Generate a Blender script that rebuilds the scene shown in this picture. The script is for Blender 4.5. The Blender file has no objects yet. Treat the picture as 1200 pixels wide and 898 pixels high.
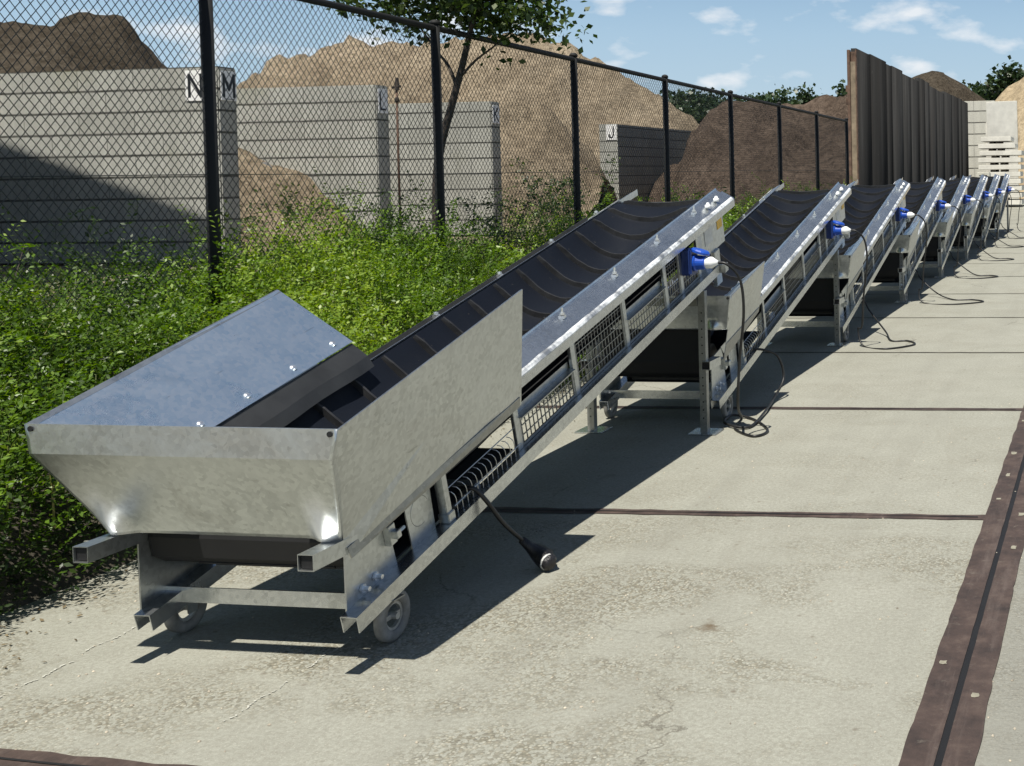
import bpy, bmesh, math, random
import numpy as np
from mathutils import Vector, Matrix, noise as mnoise

random.seed(7)
rng = np.random.default_rng(11)
S = bpy.context.scene
COL = S.collection

# ------------------------------------------------------------------ camera and light
CAM_H, FPX, CX, CY, ROLL = 1.6, 1320.0, 1111.0, 240.0, 0.012
yv = Vector(((1289 - CX) / FPX, (197 - CY) / FPX, 1)).normalized()
u0 = Vector((-ROLL, -1, 0))
zv = (u0 - yv * u0.dot(yv)).normalized()
xv = yv.cross(zv)
RW = Matrix((xv, yv, zv))                       # camera (x right, y down, z forward) -> world
cam_d = bpy.data.cameras.new("camera")
cam = bpy.data.objects.new("camera", cam_d)
COL.objects.link(cam)
M4 = (RW @ Matrix(((1, 0, 0), (0, -1, 0), (0, 0, -1)))).to_4x4()
M4.translation = (0, 0, CAM_H)
cam.matrix_world = M4
cam_d.sensor_fit = 'HORIZONTAL'
cam_d.sensor_width = 36
cam_d.lens = FPX * 36 / 1200
cam_d.shift_x = -(CX - 600) / 1200
cam_d.shift_y = -(449 - CY) / 1200
cam_d.clip_start = 0.05
cam_d.clip_end = 2000
S.camera = cam

SUN = Vector((-0.03, -0.45, 1)).normalized()     # towards the sun
sd = bpy.data.lights.new("sun", 'SUN')
sd.energy = 5.0
sd.angle = math.radians(0.5)
sd.color = (1.0, 0.955, 0.87)
so = bpy.data.objects.new("sun", sd)
so.rotation_euler = (-SUN).to_track_quat('-Z', 'Y').to_euler()
COL.objects.link(so)

S.view_settings.view_transform = 'Standard'
S.view_settings.look = 'None'
S.view_settings.gamma = 1
S.view_settings.exposure = 0.42

def world():
    w = bpy.data.worlds.new("World")
    S.world = w
    w.use_nodes = True
    nt = w.node_tree
    nt.nodes.clear()
    N, Lk = nt.nodes.new, nt.links.new
    out = N('ShaderNodeOutputWorld')
    bg = N('ShaderNodeBackground')
    bg.inputs['Strength'].default_value = 0.075
    sky = N('ShaderNodeTexSky')
    sky.sky_type = 'NISHITA'
    sky.sun_disc = False
    sky.sun_elevation = math.asin(SUN.z)
    sky.sun_rotation = math.atan2(SUN.x, SUN.y)
    sky.air_density = 0.55
    sky.dust_density = 0.0
    sky.ozone_density = 4.5
    tc = N('ShaderNodeTexCoord')
    # summer cumulus low over the horizon
    mp = N('ShaderNodeMapping')
    mp.inputs['Scale'].default_value = (12.0, 12.0, 28.0)
    mp.inputs['Location'].default_value = (3.1, 0.7, 0.35)
    Lk(tc.outputs['Generated'], mp.inputs['Vector'])
    n1 = N('ShaderNodeTexNoise')
    n1.inputs['Scale'].default_value = 1.35
    n1.inputs['Detail'].default_value = 7
    n1.inputs['Roughness'].default_value = 0.5
    n1.inputs['Distortion'].default_value = 0.05
    Lk(mp.outputs[0], n1.inputs['Vector'])
    r1 = N('ShaderNodeValToRGB')
    r1.color_ramp.elements[0].position = 0.53
    r1.color_ramp.elements[0].color = (0, 0, 0, 1)
    r1.color_ramp.elements[1].position = 0.7
    r1.color_ramp.elements[1].color = (0.85, 0.85, 0.85, 1)
    Lk(n1.outputs['Fac'], r1.inputs['Fac'])
    # hazy bright band that hugs the horizon, deep blue overhead
    sep = N('ShaderNodeSeparateXYZ')
    Lk(tc.outputs['Generated'], sep.inputs[0])
    r2 = N('ShaderNodeValToRGB')
    el = r2.color_ramp.elements
    K = 0.045
    el[0].position, el[0].color = 0.0, (0.44, 0.52, 0.57, 1)
    el[1].position, el[1].color = 1.0, (0.07, 0.16, 0.36, 1)
    for p, c in ((0.05, (0.37, 0.485, 0.565)), (0.14, (0.285, 0.42, 0.55)), (0.3, (0.13, 0.25, 0.46))):
        e = el.new(p)
        e.color = (*c, 1)
    Lk(sep.outputs[2], r2.inputs['Fac'])
    sc = N('ShaderNodeVectorMath')
    sc.operation = 'SCALE'
    sc.inputs['Scale'].default_value = 1 / K
    Lk(r2.outputs['Color'], sc.inputs[0])
    r3 = N('ShaderNodeValToRGB')
    r3.color_ramp.elements[0].position, r3.color_ramp.elements[0].color = 0.12, (1, 1, 1, 1)
    r3.color_ramp.elements[1].position, r3.color_ramp.elements[1].color = 0.45, (0.2, 0.2, 0.2, 1)
    Lk(sep.outputs[2], r3.inputs['Fac'])
    mh = N('ShaderNodeMix')
    mh.data_type = 'RGBA'
    Lk(r3.outputs['Color'], mh.inputs['Factor'])
    Lk(sky.outputs['Color'], mh.inputs['A'])
    Lk(sc.outputs[0], mh.inputs['B'])
    mix = N('ShaderNodeMix')
    mix.data_type = 'RGBA'
    Lk(r1.outputs['Color'], mix.inputs['Factor'])
    Lk(mh.outputs['Result'], mix.inputs['A'])
    mix.inputs['B'].default_value = (0.66 / K, 0.68 / K, 0.7 / K, 1)
    bg.inputs['Strength'].default_value = K
    Lk(mix.outputs['Result'], bg.inputs['Color'])
    Lk(bg.outputs[0], out.inputs['Surface'])
world()

# ------------------------------------------------------------------ materials
class NT:
    def __init__(s, name):
        s.m = bpy.data.materials.new(name)
        s.m.use_nodes = True
        s.t = s.m.node_tree
        s.b = s.t.nodes['Principled BSDF']
        s.out = s.t.nodes['Material Output']
        s.tc = s.t.nodes.new('ShaderNodeTexCoord')
        s.geo = None
    def n(s, kind, **kw):
        nd = s.t.nodes.new(kind)
        for k, v in kw.items():
            if k.startswith('_'):
                setattr(nd, k[1:], v)
            else:
                nd.inputs[k.replace('__', ' ')].default_value = v
        return nd
    def l(s, a, b):
        s.t.links.new(a, b)
    def obj(s, scale=(1, 1, 1), rot=(0, 0, 0), loc=(0, 0, 0)):
        mp = s.n('ShaderNodeMapping')
        mp.inputs['Scale'].default_value = scale
        mp.inputs['Rotation'].default_value = rot
        mp.inputs['Location'].default_value = loc
        s.l(s.tc.outputs['Object'], mp.inputs['Vector'])
        return mp.outputs[0]
    def noise(s, scale, detail=5, rough=0.55, vec=None, dist=0):
        nd = s.n('ShaderNodeTexNoise', Scale=scale, Detail=detail, Roughness=rough, Distortion=dist)
        s.l(vec or s.tc.outputs['Object'], nd.inputs['Vector'])
        return nd.outputs['Fac']
    def voro(s, scale, vec=None, feature='F1', what='Distance', rand=1.0):
        nd = s.n('ShaderNodeTexVoronoi', Scale=scale, Randomness=rand, _feature=feature)
        s.l(vec or s.tc.outputs['Object'], nd.inputs['Vector'])
        return nd.outputs[what]
    def ramp(s, fac, stops):
        nd = s.n('ShaderNodeValToRGB')
        e = nd.color_ramp.elements
        while len(e) < len(stops):
            e.new(0.5)
        for i, (p, c) in enumerate(stops):
            e[i].position = p
            e[i].color = (c, c, c, 1) if isinstance(c, (int, float)) else (*c, 1)
        s.l(fac, nd.inputs['Fac'])
        return nd.outputs['Color']
    def mix(s, fac, a, b, mode='MIX'):
        nd = s.n('ShaderNodeMix', _data_type='RGBA', _blend_type=mode)
        for sock, v in (('Factor', fac), ('A', a), ('B', b)):
            if isinstance(v, (int, float)):
                nd.inputs[sock].default_value = v if sock == 'Factor' else (v, v, v, 1)
            elif isinstance(v, tuple):
                nd.inputs[sock].default_value = (*v, 1)
            else:
                s.l(v, nd.inputs[sock])
        return nd.outputs['Result']
    def math(s, op, a, b=0.0):
        nd = s.n('ShaderNodeMath', _operation=op)
        for i, v in enumerate((a, b)):
            if isinstance(v, (int, float)):
                nd.inputs[i].default_value = v
            else:
                s.l(v, nd.inputs[i])
        return nd.outputs[0]
    def bump(s, h, strength=0.3, dist=0.01):
        nd = s.n('ShaderNodeBump', Strength=strength, Distance=dist)
        s.l(h, nd.inputs['Height'])
        s.l(nd.outputs[0], s.b.inputs['Normal'])
    def set(s, **kw):
        for k, v in kw.items():
            k = k.replace('__', ' ')
            if isinstance(v, tuple):
                s.b.inputs[k].default_value = (*v, 1)
            elif isinstance(v, (int, float)):
                s.b.inputs[k].default_value = v
            else:
                s.l(v, s.b.inputs[k])
        return s
    def attr(s, name):
        nd = s.n('ShaderNodeAttribute', _attribute_name=name)
        return nd.outputs['Fac']

def simple(name, col, rough=0.6, metal=0.0, var=0.25, scale=8.0, bump=0.0):
    t = NT(name)
    f = t.noise(scale, 6, 0.6)
    a = tuple(c * (1 - var) for c in col)
    b = tuple(min(1, c * (1 + var)) for c in col)
    t.set(Base__Color=t.ramp(f, [(0.3, a), (0.7, b)]), Roughness=rough, Metallic=metal)
    if bump:
        t.bump(t.noise(scale * 6, 6, 0.65), bump, 0.01)
    return t.m

def galv(name, lo, hi, r0, r1, dirt=0.35, patches=False):
    """hot dip galvanised steel: crystalline spangle, cloudy tone, scratches and grime"""
    t = NT(name)
    sp = t.voro(64, what='Color')
    sep = t.n('ShaderNodeSeparateColor')
    t.l(sp, sep.inputs[0])
    cl = t.noise(5.5, 7, 0.62, dist=0.6)
    fine = t.noise(70, 4, 0.6)
    base = t.mix(t.math('MULTIPLY', sep.outputs[0], 0.8), lo, hi)
    base = t.mix(t.ramp(cl, [(0.35, 0.0), (0.72, 0.7)]), base, hi)
    scr = t.ramp(t.noise(1.0, 4, 0.6, vec=t.obj((90, 6, 14), rot=(0.5, 0.3, 0.4))), [(0.69, 0.0), (0.72, 0.5)])
    base = t.mix(scr, base, tuple(c * 0.6 for c in lo))
    # grime in loose spots and short streaks
    d1 = t.ramp(t.noise(3.2, 8, 0.72, dist=1.2), [(0.56, 0.0), (0.74, 1.0)])
    d2 = t.ramp(t.noise(26, 3, 0.5, vec=t.obj((1, 1, 1), loc=(3, 5, 1))), [(0.66, 0.0), (0.78, 1.0)])
    base = t.mix(t.math('MULTIPLY', d1, dirt), base, (0.23, 0.22, 0.2))
    base = t.mix(t.math('MULTIPLY', d2, dirt * 0.9), base, (0.2, 0.19, 0.17))
    metal = 0.93
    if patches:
        # two pale splashes at the handles: sun on warped sheet, painted into the colour
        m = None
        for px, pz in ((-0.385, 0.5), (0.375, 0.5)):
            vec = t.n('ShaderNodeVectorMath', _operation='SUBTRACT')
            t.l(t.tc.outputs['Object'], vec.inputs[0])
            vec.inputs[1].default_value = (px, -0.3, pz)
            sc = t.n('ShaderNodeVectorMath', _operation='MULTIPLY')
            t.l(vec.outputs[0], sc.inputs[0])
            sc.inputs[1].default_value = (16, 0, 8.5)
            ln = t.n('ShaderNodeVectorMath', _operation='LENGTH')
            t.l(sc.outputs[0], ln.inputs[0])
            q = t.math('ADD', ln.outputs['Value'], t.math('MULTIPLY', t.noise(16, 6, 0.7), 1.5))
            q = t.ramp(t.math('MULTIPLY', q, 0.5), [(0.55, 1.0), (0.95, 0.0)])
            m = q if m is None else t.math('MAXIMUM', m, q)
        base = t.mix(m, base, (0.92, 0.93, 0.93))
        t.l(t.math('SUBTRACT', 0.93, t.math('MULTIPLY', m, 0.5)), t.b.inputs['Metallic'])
    else:
        t.set(Metallic=metal)
    rg = t.math('ADD', t.math('MULTIPLY', cl, r1 - r0), r0)
    t.set(Base__Color=base, Roughness=rg)
    t.bump(t.math('ADD', t.math('MULTIPLY', cl, 1.5), t.math('MULTIPLY', fine, 0.25)), 0.12, 0.01)
    return t.m

M = {}
M['galv'] = galv('galvanised_sheet', (0.42, 0.44, 0.44), (0.6, 0.625, 0.625), 0.24, 0.42)
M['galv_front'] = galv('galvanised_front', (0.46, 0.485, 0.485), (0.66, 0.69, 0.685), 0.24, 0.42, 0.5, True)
M['galv_rail'] = galv('galvanised_rail', (0.46, 0.48, 0.49), (0.66, 0.685, 0.69), 0.18, 0.34, 0.25)
M['galv_chute'] = galv('galvanised_chute', (0.62, 0.78, 0.88), (0.92, 0.98, 1.0), 0.22, 0.36, 0.12)  # bluer than bare zinc: the sky's reflection is tinted into the base
M['galv_dull'] = galv('galvanised_section', (0.26, 0.265, 0.255), (0.38, 0.385, 0.37), 0.35, 0.55, 0.3)
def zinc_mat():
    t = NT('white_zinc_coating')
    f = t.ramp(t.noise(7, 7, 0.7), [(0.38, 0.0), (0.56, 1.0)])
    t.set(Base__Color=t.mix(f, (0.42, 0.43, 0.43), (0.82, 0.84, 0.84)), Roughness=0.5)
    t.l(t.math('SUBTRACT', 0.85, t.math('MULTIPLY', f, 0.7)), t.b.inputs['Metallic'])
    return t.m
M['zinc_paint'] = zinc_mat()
M['bolt'] = simple('zinc_bolt', (0.85, 0.86, 0.86), 0.28, 0.9, 0.08, 30)
M['inside'] = simple('black_tube_inside', (0.006, 0.006, 0.0065), 0.7)

def belt_mat():
    t = NT('rubber_belt')
    c = t.noise(9, 7, 0.65)
    dust = t.ramp(t.noise(3.5, 8, 0.75, dist=0.8), [(0.55, 0.0), (0.85, 0.4)])
    base = t.mix(dust, (0.006, 0.008, 0.013), (0.024, 0.024, 0.024))
    specks = t.ramp(t.noise(60, 2, 0.5), [(0.72, 0.0), (0.78, 0.6)])
    base = t.mix(specks, base, (0.09, 0.08, 0.07))
    t.set(Base__Color=base, Roughness=t.math('ADD', t.math('MULTIPLY', c, 0.2), 0.42), Specular__IOR__Level=0.2)
    t.bump(t.noise(120, 3, 0.6), 0.15, 0.004)
    return t.m
M['belt'] = belt_mat()
M['cleat'] = simple('rubber_cleat', (0.02, 0.02, 0.0205), 0.5, 0, 0.6, 14)
M['skirt'] = simple('rubber_skirt', (0.02, 0.021, 0.022), 0.55, 0, 0.3, 10)
M['tyre'] = simple('grey_rubber_tyre', (0.2, 0.195, 0.18), 0.7, 0, 0.3, 25)
M['hub'] = simple('wheel_hub', (0.45, 0.45, 0.43), 0.5, 0.6, 0.2, 25)
M['blue'] = simple('blue_plastic', (0.012, 0.07, 0.42), 0.35, 0, 0.15, 10)
M['blue_dark'] = simple('dark_blue_plastic', (0.012, 0.03, 0.13), 0.4, 0, 0.2, 10)
M['white'] = simple('white_plastic', (0.82, 0.83, 0.82), 0.4, 0, 0.05, 10)
M['cable'] = simple('black_cable', (0.012, 0.012, 0.012), 0.45, 0, 0.3, 20)
M['bag'] = simple('black_bag', (0.013, 0.012, 0.013), 0.3, 0, 0.3, 20, 0.5)
M['yellow'] = simple('yellow_sticker', (0.7, 0.42, 0.04), 0.5, 0, 0.2, 30)
M['plate'] = simple('aluminium_plate', (0.55, 0.55, 0.53), 0.5, 0.2, 0.15, 30)
M['fence'] = simple('black_fence_steel', (0.004, 0.0045, 0.0045), 0.75, 0, 0.3, 12)
M['wire'] = simple('fence_wire', (0.022, 0.027, 0.026), 0.5, 0, 0.3, 12)
M['wire_galv'] = simple('galvanised_wire', (0.62, 0.62, 0.6), 0.45, 0.85, 0.15, 30)
M['sign'] = simple('white_sign', (0.8, 0.8, 0.78), 0.5, 0, 0.06, 6)
M['letter'] = simple('black_letter', (0.015, 0.017, 0.02), 0.5, 0, 0.2, 6)
M['rust'] = simple('rusty_steel', (0.13, 0.08, 0.055), 0.8, 0.1, 0.5, 7, 0.3)
M['bark'] = simple('dark_bark', (0.045, 0.035, 0.028), 0.85, 0, 0.5, 12, 0.5)
M['timber_grey'] = simple('spacer_timber', (0.06, 0.05, 0.04), 0.85, 0, 0.4, 6)
M['soil'] = simple('soil_under_plants', (0.05, 0.043, 0.03), 0.95, 0, 0.5, 6, 0.5)
M['caster'] = simple('caster_surface', (0.35, 0.36, 0.36), 0.6, 0, 0.1, 2)
M['paddle'] = simple('grey_painted_plate', (0.2, 0.21, 0.22), 0.6, 0, 0.2, 8)
M['chalk'] = simple('white_lime_trace', (0.42, 0.415, 0.36), 0.9, 0, 0.2, 30)

M['patch'] = simple('bare_concrete_patch', (0.25, 0.235, 0.18), 0.9, 0, 0.25, 30)
def pavement_mat():
    t = NT('concrete_paving')
    big = t.noise(0.55, 6, 0.6)
    mid = t.noise(3.3, 8, 0.7)
    fine = t.noise(60, 5, 0.75)
    base = t.ramp(mid, [(0.25, (0.272, 0.272, 0.229)), (0.55, (0.325, 0.326, 0.277)), (0.8, (0.36, 0.362, 0.312))])
    base = t.mix(t.ramp(big, [(0.35, 0.0), (0.65, 0.45)]), base, (0.275, 0.28, 0.235))
    base = t.mix(t.ramp(fine, [(0.38, 0.62), (0.62, 0.0)]), base, (0.2, 0.19, 0.155))
    grit = t.ramp(t.noise(170, 3, 0.7), [(0.56, 0.0), (0.66, 0.55)])
    base = t.mix(grit, base, (0.45, 0.44, 0.38))
    # worn patches where the washed out gravel shows
    worn = t.ramp(t.noise(1.15, 7, 0.66, dist=0.5, vec=t.obj((1.0, 1.6, 1), loc=(2.2, 0.5, 0))), [(0.45, 0.0), (0.6, 1.0)])
    sy_ = t.n('ShaderNodeSeparateXYZ')
    t.l(t.tc.outputs['Object'], sy_.inputs[0])
    worn = t.math('MULTIPLY', worn, t.ramp(t.math('MULTIPLY', sy_.outputs[1], 0.1), [(0.42, 0.8), (0.56, 0.25)]))
    cell = t.voro(88, what='Color')
    sep = t.n('ShaderNodeSeparateColor')
    t.l(cell, sep.inputs[0])
    dist = t.voro(88)
    stone = t.ramp(sep.outputs[0], [(0.0, (0.1, 0.092, 0.075)), (0.3, (0.24, 0.205, 0.145)), (0.6, (0.33, 0.31, 0.24)), (1.0, (0.48, 0.47, 0.4))])
    stone = t.mix(t.ramp(dist, [(0.3, 0.0), (0.6, 1.0)]), stone, (0.15, 0.138, 0.1))
    pick = t.ramp(sep.outputs[1], [(0.35, 0.0), (0.45, 1.0)])
    wf = t.math('MULTIPLY', worn, t.math('MULTIPLY', pick, 0.95))
    base = t.mix(wf, base, stone)
    # scattered dark stones and stains everywhere
    sp = t.voro(21, what='Color', vec=t.obj((1, 1, 1), loc=(4, 1, 0)))
    sep2 = t.n('ShaderNodeSeparateColor')
    t.l(sp, sep2.inputs[0])
    spd = t.voro(21, vec=t.obj((1, 1, 1), loc=(4, 1, 0)))
    spots = t.math('MULTIPLY', t.ramp(sep2.outputs[0], [(0.93, 0.0), (0.95, 1.0)]), t.ramp(spd, [(0.1, 0.7), (0.25, 0.0)]))
    base = t.mix(spots, base, (0.15, 0.13, 0.1))
    st = t.ramp(t.noise(0.9, 6, 0.7, vec=t.obj((2.2, 0.5, 1), loc=(7, 3, 0))), [(0.58, 0.0), (0.72, 0.45)])
    base = t.mix(st, base, (0.22, 0.21, 0.17))
    tyre = t.ramp(t.noise(1.0, 5, 0.6, vec=t.obj((3.2, 0.12, 1))), [(0.5, 0.0), (0.7, 0.28)])
    base = t.mix(tyre, base, (0.2, 0.195, 0.165))
    # hairline cracks, here and there
    ck = t.n('ShaderNodeTexVoronoi', Scale=0.62, _feature='DISTANCE_TO_EDGE')
    cv = t.n('ShaderNodeVectorMath', _operation='ADD')
    cn_ = t.n('ShaderNodeTexNoise', Scale=3.0, Detail=6, Roughness=0.65)
    t.l(t.tc.outputs['Object'], cn_.inputs['Vector'])
    cs_ = t.n('ShaderNodeVectorMath', _operation='SCALE')
    cs_.inputs['Scale'].default_value = 0.35
    t.l(cn_.outputs['Color'], cs_.inputs[0])
    t.l(t.tc.outputs['Object'], cv.inputs[0])
    t.l(cs_.outputs[0], cv.inputs[1])
    t.l(cv.outputs[0], ck.inputs['Vector'])
    crack = t.math('MULTIPLY', t.ramp(ck.outputs['Distance'], [(0.0015, 0.75), (0.004, 0.0)]), t.ramp(t.noise(0.8, 4, 0.6), [(0.5, 0.0), (0.6, 1.0)]))
    base = t.mix(crack, base, (0.1, 0.09, 0.07))
    # one oily gravel stain
    vec = t.n('ShaderNodeVectorMath', _operation='SUBTRACT')
    t.l(t.tc.outputs['Object'], vec.inputs[0])
    vec.inputs[1].default_value = (-1.39, 3.8, 0)
    sc = t.n('ShaderNodeVectorMath', _operation='MULTIPLY')
    t.l(vec.outputs[0], sc.inputs[0])
    sc.inputs[1].default_value = (9, 6, 0)
    ln = t.n('ShaderNodeVectorMath', _operation='LENGTH')
    t.l(sc.outputs[0], ln.inputs[0])
    q = t.ramp(t.math('ADD', ln.outputs['Value'], t.math('MULTIPLY', t.noise(14, 5, 0.7), 1.2)), [(0.7, 0.95), (1.05, 0.0)])
    base = t.mix(q, base, (0.13, 0.1, 0.065))
    sx = t.n('ShaderNodeSeparateXYZ')
    t.l(t.tc.outputs['Object'], sx.inputs[0])
    other = t.ramp(t.math('ADD', sx.outputs[0], 1.0), [(0.6, 0.0), (0.62, 0.55)])
    base = t.mix(other, base, (0.2, 0.198, 0.175))
    t.set(Base__Color=base, Roughness=0.9, Specular__IOR__Level=0.2)
    h = t.math('ADD', t.math('MULTIPLY', fine, 0.5), t.math('MULTIPLY', t.math('SUBTRACT', 1.0, dist), t.math('MULTIPLY', wf, 1.0)))
    t.bump(h, 0.8, 0.008)
    return t.m
M['paving'] = pavement_mat()

def edge_mat():
    t = NT('rusty_edge_steel')
    a = t.noise(7, 8, 0.7)
    base = t.ramp(a, [(0.3, (0.03, 0.022, 0.019)), (0.52, (0.066, 0.045, 0.037)), (0.72, (0.11, 0.079, 0.063))])
    dust = t.ramp(t.noise(22, 6, 0.7), [(0.6, 0.0), (0.75, 0.5)])
    base = t.mix(dust, base, (0.2, 0.175, 0.14))
    pol = t.ramp(t.noise(1.0, 6, 0.7, vec=t.obj((14, 1.5, 1))), [(0.52, 0.0), (0.7, 0.6)])
    base = t.mix(pol, base, (0.13, 0.1, 0.085))
    t.set(Base__Color=base, Roughness=0.72, Metallic=0.15)
    t.bump(t.noise(60, 5, 0.7), 0.35, 0.005)
    return t.m
M['edge'] = edge_mat()

def dirt_mat(name, dark, mid, light, sc=1.0, bump=0.7):
    t = NT(name)
    a = t.noise(0.5 * sc, 9, 0.68, dist=0.3)
    b = t.noise(4.5 * sc, 8, 0.72)
    base = t.ramp(a, [(0.3, dark), (0.5, mid), (0.7, light)])
    base = t.mix(t.ramp(b, [(0.38, 0.8), (0.56, 0.0)]), base, tuple(c * 0.6 for c in dark))
    cl = t.ramp(t.noise(1.4 * sc, 7, 0.75, dist=0.8, vec=t.obj((1, 1, 1.5), loc=(9, 2, 4))), [(0.52, 0.0), (0.66, 0.7)])
    base = t.mix(cl, base, tuple(c * 0.75 for c in dark))
    stn = t.ramp(t.voro(5.0 * sc), [(0.08, 0.6), (0.17, 0.0)])
    base = t.mix(stn, base, tuple(c * 1.1 for c in light))
    t.set(Base__Color=base, Roughness=0.95, Specular__IOR__Level=0.1)
    t.bump(t.math('ADD', t.math('MULTIPLY', b, 1.6), t.noise(16 * sc, 6, 0.7)), bump, 0.25)
    return t.m
M['ground'] = dirt_mat('yard_dirt', (0.2, 0.165, 0.115), (0.27, 0.225, 0.16), (0.33, 0.28, 0.2), 0.8, 0.4)
M['sand_big'] = dirt_mat('sandy_soil', (0.235, 0.186, 0.128), (0.37, 0.3, 0.21), (0.47, 0.39, 0.28))
M['soil_dark'] = dirt_mat('dark_soil', (0.085, 0.062, 0.046), (0.15, 0.112, 0.085), (0.21, 0.158, 0.12))
M['soil_left'] = dirt_mat('grey_brown_soil', (0.06, 0.048, 0.034), (0.095, 0.078, 0.057), (0.14, 0.117, 0.088))
M['sand_pale'] = dirt_mat('pale_sand', (0.33, 0.26, 0.165), (0.42, 0.335, 0.215), (0.47, 0.385, 0.26), 0.7, 0.35)

def block_mat(name, lo, hi, row, width, off=0.5, moss=True):
    t = NT(name)
    sep = t.n('ShaderNodeSeparateXYZ')
    t.l(t.tc.outputs['Object'], sep.inputs[0])
    cmb = t.n('ShaderNodeCombineXYZ')
    t.l(t.math('ADD', sep.outputs[0], sep.outputs[1]), cmb.inputs[0])
    t.l(sep.outputs[2], cmb.inputs[1])
    br = t.n('ShaderNodeTexBrick', _offset=off)
    br.inputs['Scale'].default_value = 1
    br.inputs['Color1'].default_value = (*lo, 1)
    br.inputs['Color2'].default_value = (*hi, 1)
    br.inputs['Mortar'].default_value = (lo[0] * 0.35, lo[1] * 0.35, lo[2] * 0.35, 1)
    br.inputs['Mortar Size'].default_value = 0.009
    br.inputs['Mortar Smooth'].default_value = 0.2
    br.inputs['Brick Width'].default_value = width
    br.inputs['Row Height'].default_value = row
    br.inputs['Bias'].default_value = 0
    t.l(cmb.outputs[0], br.inputs['Vector'])
    base = br.outputs['Color']
    zz = t.math('ADD', t.math('DIVIDE', sep.outputs[2], row), t.math('MULTIPLY', t.math('SUBTRACT', t.noise(2.5, 4, 0.6), 0.5), 0.05))
    fr = t.math('FRACT', zz)
    crs = t.ramp(t.math('MINIMUM', fr, t.math('SUBTRACT', 1.0, fr)), [(0.035, 1.0), (0.065, 0.0)])
    base = t.mix(crs, base, (0.025, 0.023, 0.02))
    # weather streaks run down, pitted face
    st = t.ramp(t.noise(1.0, 7, 0.7, vec=t.obj((2.6, 2.6, 0.35))), [(0.42, 0.0), (0.7, 0.55)])
    base = t.mix(st, base, tuple(c * 0.6 for c in lo))
    base = t.mix(t.ramp(t.noise(14, 5, 0.7), [(0.4, 0.3), (0.6, 0.0)]), base, tuple(c * 0.7 for c in lo))
    if moss:
        ms = t.ramp(t.noise(0.45, 6, 0.6, vec=t.obj((1, 1, 1.6), loc=(5, 2, 1))), [(0.55, 0.0), (0.75, 0.35)])
        base = t.mix(ms, base, (0.24, 0.235, 0.13))
    t.set(Base__Color=base, Roughness=0.9, Specular__IOR__Level=0.2)
    t.bump(t.math('SUBTRACT', t.noise(18, 5, 0.7), t.math('MULTIPLY', br.outputs['Fac'], 2.0)), 0.5, 0.02)
    return t.m
M['block'] = block_mat('concrete_blocks', (0.37, 0.37, 0.33), (0.46, 0.46, 0.415), 0.43, 1.24)
M['block_shaded'] = block_mat('shaded_concrete_blocks', (0.24, 0.235, 0.21), (0.29, 0.285, 0.255), 0.4, 1.6)  # darker block colours, painting in the shade on wall J's side
M['block_pale'] = block_mat('pale_concrete_blocks', (0.54, 0.53, 0.46), (0.62, 0.61, 0.53), 0.56, 2.1, 0.5, False)
M['slab'] = simple('pale_precast_concrete', (0.66, 0.645, 0.58), 0.85, 0, 0.14, 2.5, 0.2)

def boards_mat():
    t = NT('weathered_boards')
    tint = t.attr('tint')
    streak = t.noise(1.0, 8, 0.72, vec=t.obj((3, 1.6, 0.14)))
    base = t.ramp(streak, [(0.3, (0.026, 0.0258, 0.0255)), (0.52, (0.044, 0.0438, 0.043)), (0.76, (0.085, 0.084, 0.082))])
    base = t.mix(t.math('MULTIPLY', tint, 0.5), base, (0.012, 0.0115, 0.011))
    rs = t.ramp(t.noise(1.0, 6, 0.65, vec=t.obj((1, 0.8, 0.12), loc=(3, 1, 2))), [(0.55, 0.0), (0.7, 0.45)])
    base = t.mix(rs, base, (0.04, 0.034, 0.03))
    fl = t.ramp(t.noise(5, 4, 0.6), [(0.68, 0.0), (0.75, 0.6)])
    base = t.mix(fl, base, (0.1, 0.098, 0.09))
    t.set(Base__Color=base, Roughness=1.0, Specular__IOR__Level=0.0)
    return t.m
M['boards'] = boards_mat()
M['end_timber'] = simple('sunlit_timber', (0.24, 0.19, 0.13), 0.85, 0, 0.5, 3, 0.3)

def leaf_mat(name, dark, mid, light, trans=0.35):
    t = NT(name)
    tint = t.attr('tint')
    base = t.ramp(tint, [(0.0, dark), (0.5, mid), (1.0, light)])
    t.set(Base__Color=base, Roughness=0.42, Specular__IOR__Level=0.4)
    tr = t.n('ShaderNodeBsdfTranslucent')
    hs = t.n('ShaderNodeHueSaturation', Saturation=1.15, Value=1.5)
    t.l(base, hs.inputs['Color'])
    t.l(hs.outputs[0], tr.inputs['Color'])
    ms = t.n('ShaderNodeMixShader')
    ms.inputs[0].default_value = trans
    t.l(t.b.outputs[0], ms.inputs[1])
    t.l(tr.outputs[0], ms.inputs[2])
    t.l(ms.outputs[0], t.out.inputs['Surface'])
    return t.m
M['leaf'] = leaf_mat('shrub_leaf', (0.03, 0.058, 0.009), (0.108, 0.195, 0.018), (0.255, 0.345, 0.045))
M['leaf_tree'] = leaf_mat('tree_leaf', (0.016, 0.032, 0.008), (0.035, 0.065, 0.014), (0.085, 0.12, 0.026))
M['leaf_far'] = leaf_mat('far_leaf', (0.018, 0.034, 0.014), (0.03, 0.055, 0.02), (0.055, 0.085, 0.03), 0.2)

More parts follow.
